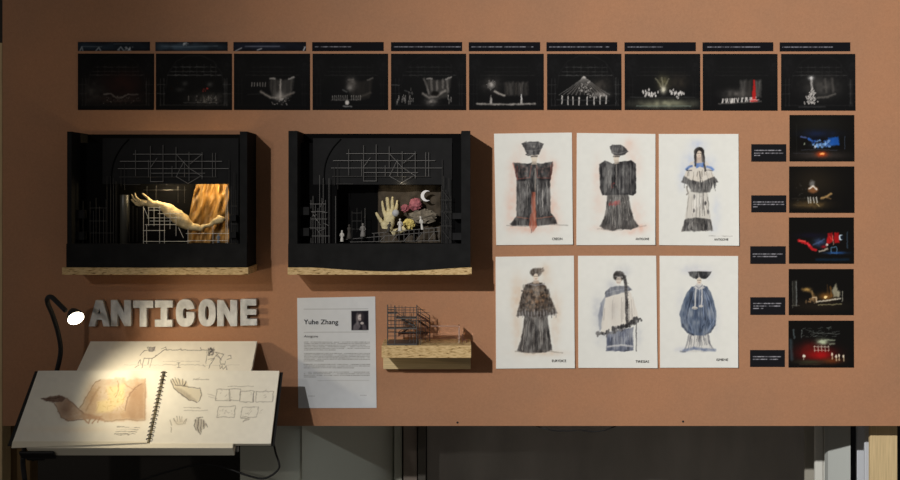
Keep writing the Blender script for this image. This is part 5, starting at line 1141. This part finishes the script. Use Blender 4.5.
def leftpage(p):
    p.warp(.6, .3, 2)
    p.view(0, 360, 4)
    p.poly([(320, 195), (380, 92), (400, 80), (455, 80), (462, 72), (500, 74), (504, 84), (545, 76), (582, 74), (582, 170), (580, 240), (500, 244), (420, 248), (330, 224)], (190, 160, 128), .75, 9, .25, 1, .05, .35)
    p.glow(545, 150, 26, 60, (156, 122, 92), .6, .4, .03); p.glow(370, 160, 22, 46, (164, 132, 100), .55, .4, .03); p.glow(480, 225, 60, 14, (170, 138, 106), .6, .3, .05)
    p.poly([(430, 110), (500, 96), (498, 170), (440, 210), (385, 212), (392, 168), (432, 160)], (222, 204, 150), .75, 14, .2, 2, .06); g = np.random.default_rng(4)
    for _ in range(40): x, y = g.uniform(388, 500), g.uniform(100, 212); p.line([(x, y), (x+g.uniform(-14, 14), y+g.uniform(-18, 18))], 2, (168, 140, 88), .45, 3)
    p.poly([(505, 200), (520, 140), (552, 100), (582, 84), (580, 238), (520, 240)], (150, 118, 90), .5, 18, .3, 6, .06); p.line([(502, 205), (512, 150), (540, 112), (566, 96)], 3, (112, 86, 68), .7, 5); p.line([(345, 205), (372, 150), (398, 112)], 4, (140, 108, 82), .5, 8); p.line([(470, 84), (476, 120), (462, 150)], 2.5, (130, 104, 80), .6, 4)
    p.line([(320, 195), (380, 92), (404, 80)], 3, (130, 104, 84), .7, 4); p.line([(582, 76), (580, 240)], 3, (140, 112, 90), .6, 4); p.line([(500, 96), (520, 112), (545, 120)], 2.5, (130, 104, 84), .5, 4); p.line([(420, 248), (500, 240), (578, 244)], 3, (134, 108, 86), .6, 5)
    p.poly([(218, 176), (268, 156), (300, 182), (334, 214), (400, 226), (420, 246), (330, 238), (270, 246), (246, 232)], (168, 134, 108), .9, 7, .2, 3, .05, .25)
    p.glow(262, 196, 16, 24, (120, 92, 76), .6); p.line([(218, 176), (246, 232), (275, 245), (335, 240)], 3, (100, 78, 66), .75, 4); p.line([(268, 158), (300, 184), (335, 215)], 3, (110, 86, 72), .7, 4)
    p.poly([(164, 156), (196, 152), (206, 146), (236, 142), (268, 154), (246, 170), (214, 172), (182, 166)], (104, 78, 66), .92, 5, .2); p.line([(166, 158), (214, 156), (238, 150)], 2.5, (60, 46, 42), .8, 3); p.line([(184, 166), (216, 164)], 2.5, (64, 50, 44), .7, 3)
    for q in ([(340, 240), (352, 252)], [(362, 240), (356, 256)], [(384, 236), (372, 256)], [(402, 234), (392, 252)]): p.line(q, 5, (164, 130, 104), .8, 4)
    p.line([(336, 238), (410, 228)], 5, (176, 142, 114), .7, 6)
    for j, y in enumerate((268, 277, 286, 295)): p.words(468-j*3, 562-j*6, y+2, 3.0, (92, 86, 80), .85, 50+j, .14)
    p.words(466, 520, 301, 2.6, (96, 90, 84), .8, 56, .14); p.glow(300, 280, 120, 10, (226, 206, 178), .3)
def rightpage(p):
    p.warp(.5, .35, 3)
    p.view(140, 360, 4); K = (104, 98, 90); L = lambda q, w=2.2, a=.8, c=K: p.line(q, w, c, a, 3)
    p.poly([(122, 84), (150, 76), (182, 86), (200, 112), (240, 116), (248, 145), (230, 168), (196, 160), (156, 130), (134, 112)], (206, 196, 172), .8, 8, .2, 2, .06)
    p.poly([(140, 110), (165, 116), (200, 140), (226, 164), (196, 160), (156, 134)], (150, 140, 124), .6, 9, .3)
    L([(122, 80), (134, 110), (156, 132), (196, 160), (230, 170)], 3, .85, (78, 74, 70)); L([(186, 90), (176, 104), (205, 110), (240, 114), (248, 140), (236, 166)], 2.6, .8, (92, 86, 80))
    for q in ([(128, 76), (142, 98)], [(140, 72), (152, 96)], [(154, 74), (162, 98)], [(170, 78), (172, 100)], [(184, 86), (176, 106)]): L(q, 2.6, .85, (84, 80, 74))
    L([(140, 100), (178, 106)], 5, .6, (96, 90, 84)); L([(214, 78), (275, 80)], 2, .6); L([(212, 82), (240, 72)], 1.6, .4)
    for q in ([(135, 236), (150, 258), (172, 258), (182, 238)], [(136, 236), (140, 246)], [(146, 226), (150, 246)], [(158, 226), (160, 246)], [(168, 228), (168, 246)], [(120, 240), (128, 262)], [(186, 236), (180, 258)], [(124, 270), (126, 290)]): L(q, 2.4, .75, (120, 112, 100))
    p.glow(158, 250, 18, 9, (190, 180, 160), .5)
    p.poly([(216, 246), (236, 232), (256, 240), (268, 262), (254, 272), (242, 298), (226, 280)], (150, 142, 130), .7, 8, .4, 3, .1)
    for q in ([(222, 240), (218, 262), (226, 282)], [(234, 234), (232, 270), (240, 298)], [(246, 238), (244, 270), (246, 290)], [(256, 244), (256, 276)], [(264, 256), (270, 268)], [(226, 232), (250, 228)]): L(q, 2.6, .85, (74, 70, 68))
    p.words(174, 244, 192, 3, (120, 112, 100), .7, 60, .12); L([(176, 204), (270, 202)], 1.8, .5); p.words(350, 456, 106, 2.4, (120, 114, 104), .7, 61, .12)
    for q in ([(308, 118), (402, 116), (398, 162), (302, 164)], [(402, 124), (456, 124), (450, 170), (398, 168)], [(466, 128), (534, 126), (530, 168), (464, 168)], [(316, 188), (382, 186), (376, 230), (306, 230)], [(410, 190), (474, 188), (468, 228), (402, 230)], [(358, 118), (362, 164), (358, 164), (356, 118)]): L(q+[q[0]], 2.0, .72, (112, 106, 98))
    L([(456, 128), (454, 170)], 3, .7, (80, 76, 72)); L([(404, 234), (440, 236), (412, 248), (436, 230)], 2, .7); g = np.random.default_rng(5)
    for _ in range(34): x, y = g.choice([320, 350, 420, 490, 340, 440])+g.uniform(-18, 22), g.choice([130, 150, 204, 214])+g.uniform(-10, 12); L([(x, y), (x+g.uniform(-10, 10), y+g.uniform(-6, 6))], 1.6, .5, (132, 126, 116))
    L([(270, 136), (300, 146)], 1.6, .4); L([(274, 146), (306, 156)], 1.6, .4)
def page(name, l, r, s0, s1, paint, lift):
    cs = [F(xe(*l, s0), s0, .0), F(xe(*r, s0), s0, .0), F(xe(*r, s1), s1, .0), F(xe(*l, s1), s1, .0)]
    me, org = print_mesh(name, cs, PG, paint, thick=.0004, bend=lift, edge=(220, 214, 196))
    return obj(name, me, M_paper, bk, org)
page('left_page', (38.2, 11.6), (spT-1.6, spB-1.6), .0, SL-.0115, leftpage, lambda u, v: .0006+.004*u*(1-u)+.0035*np.exp(-((u-.06)/.1)**2)*v+.002*v*v*(1-u))
page('right_page', (spT+1.6, spB+1.6), (279.4, 270.2), .0, SL-.0115, rightpage, lambda u, v: .0003+.002*u*(1-u))
# the overhanging loose left page corner and the spiral
cs = [F(xe(38.2, 11.6, SL-.014), SL-.014, .0074), F(xe(163, 146, SL-.014), SL-.014, .0064), F(xe(163, 146, SL-.0105), SL-.0108, .0066), F(xe(38, 12.8, SL), SL+.0045, .0080)]
mb = MB(); mb.hexa(cs+[q-nv*.0015 for q in cs]); mb.build('page_corner', MATS['page_edges'], bk)
NR = 18; ring = None
for i in range(NR):
    s = .006+(SL-.03)*i/(NR-1); cx = xe(spT, spB, s); mb = MB(); pts = []
    for k in range(14): a = math.radians(-30+240*k/13); pts.append(Vector((math.cos(a)*.0085, 0, 0))+nv*(math.sin(a)*.0085)+sv*(.0016*(k/13-.5)))
    if ring is None: ring = mb.tube(pts, .0011, 6).mesh('ring', smooth=True); ring.materials.append(mat('dark_ring', (.05, .05, .05), .35, metal=.6))
    obj('ring', ring, None, bk, F(cx, s, -.003))

# ------------------------------------------------------------------ clip lamp
lp = empty('clip_lamp', P(34, 456, .3)); tag(lp, 'black gooseneck clip lamp switched on beside the title letters', 'lamp')
neck = smooth_path([P(34, 459, .262), P(24, 450, .235), P(36, 425, .13), P(51, 390, .1), P(56.5, 372, .1), P(60.6, 352, .108), P(58.6, 335, .125), P(53, 316, .15), P(47.6, 303, .175), P(47.8, 298, .188), P(51.5, 297, .2), P(58, 303, .22), P(65.6, 310.6, .238)], 8)
MB().tube(neck, .0062, 10).build('gooseneck', M_rubber, lp, smooth=True)
hd = P(75.8, 318.2, .262); hn = Vector((.52, -.62, -.58)).normalized()
lathe([(.007, -.030), (.012, -.024), (.019, -.010), (.0215, -.002), (.0215, .0), (.019, .0)], 24, hd, hn).build('lamp_head', M_rubber, lp, smooth=True)
head = [c_ for c_ in lp.children if c_.name.startswith('lamp_head')][0]
def emit(name, col, s):
    m = bpy.data.materials.new(name); m.use_nodes = True; b_ = m.node_tree.nodes['Principled BSDF']; b_.inputs['Base Color'].default_value = (1, 1, 1, 1)
    b_.inputs['Emission Color'].default_value = (*col, 1); b_.inputs['Emission Strength'].default_value = s; return m
lathe([(.0195, -.001), (.0195, .0012), (.017, .0022), (.009, .0028)], 24, hd, hn).build('lamp_lens', emit('lamp_lens_glow', (1.0, .9, .68), 12), head, smooth=True)
l = bpy.data.lights.new('clip_lamp_light', 'SPOT'); l.energy = 5.4; l.color = (1.0, .84, .58); l.spot_size = math.radians(140); l.spot_blend = 1; l.shadow_soft_size = .018
o = bpy.data.objects.new('clip_lamp_light', l); COL.objects.link(o); w3 = hd+hn*.012; o.parent = lp; o.location = w3-lp.location
o.rotation_euler = (P(215, 388, .19)-w3).to_track_quat('-Z', 'Y').to_euler()
# the clamp gripping the lip
cl = MB(); cx0, cx1 = xpx(17, .3), xpx(40, .3)
fbox(MB(), cx0+.012, cx1, SL-.03, SL+.012, -.040, -.0305).build('clamp_jaw', M_rubber, lp, .002)
fbox(MB(), cx0, cx1+.03, SL+.0035, SL+.011, -.034, -.006).build('clamp_body', M_rubber, lp, .003)
MB().tube(smooth_path([F(cx0+.004, SL+.008, -.03), F(cx0+.002, SL+.02, -.05), F(cx0+.006, SL+.045, -.075)], 6), .006, 8).build('clamp_handle', M_rubber, lp, smooth=True)

# ------------------------------------------------------------------ cables
def cable(pts, r, label):
    mb = MB(); mb.tube(smooth_path(pts, 8), r, 8); o_ = mb.build('power_cable', M_rubber, None, smooth=True); tag(o_, label, 'cable'); return o_
cable([P(271.5, 420, .1), P(272.5, 436, .13), P(275.5, 452, .15), P(279, 463, .16), P(278.6, 469, .16), P(272, 475, .16), P(262, 478.6, .16), P(246, 475, .16), P(226, 468, .15), P(206, 464, .12), P(190, 466, .08), P(160, 474, .04), P(130, 484, .04)], .0026, 'black cable looping down from behind the right edge of the sketchbook')
cable([P(536, 426, -.022), P(546, 428.8, -.01), P(556, 430.8, -.01), P(568, 430.8, -.01), P(580, 430, -.01), P(592, 431.6, -.01), P(604, 430.4, -.01), P(616, 426, -.022)], .0016, 'thin black cable hanging below the bottom edge of the display board')
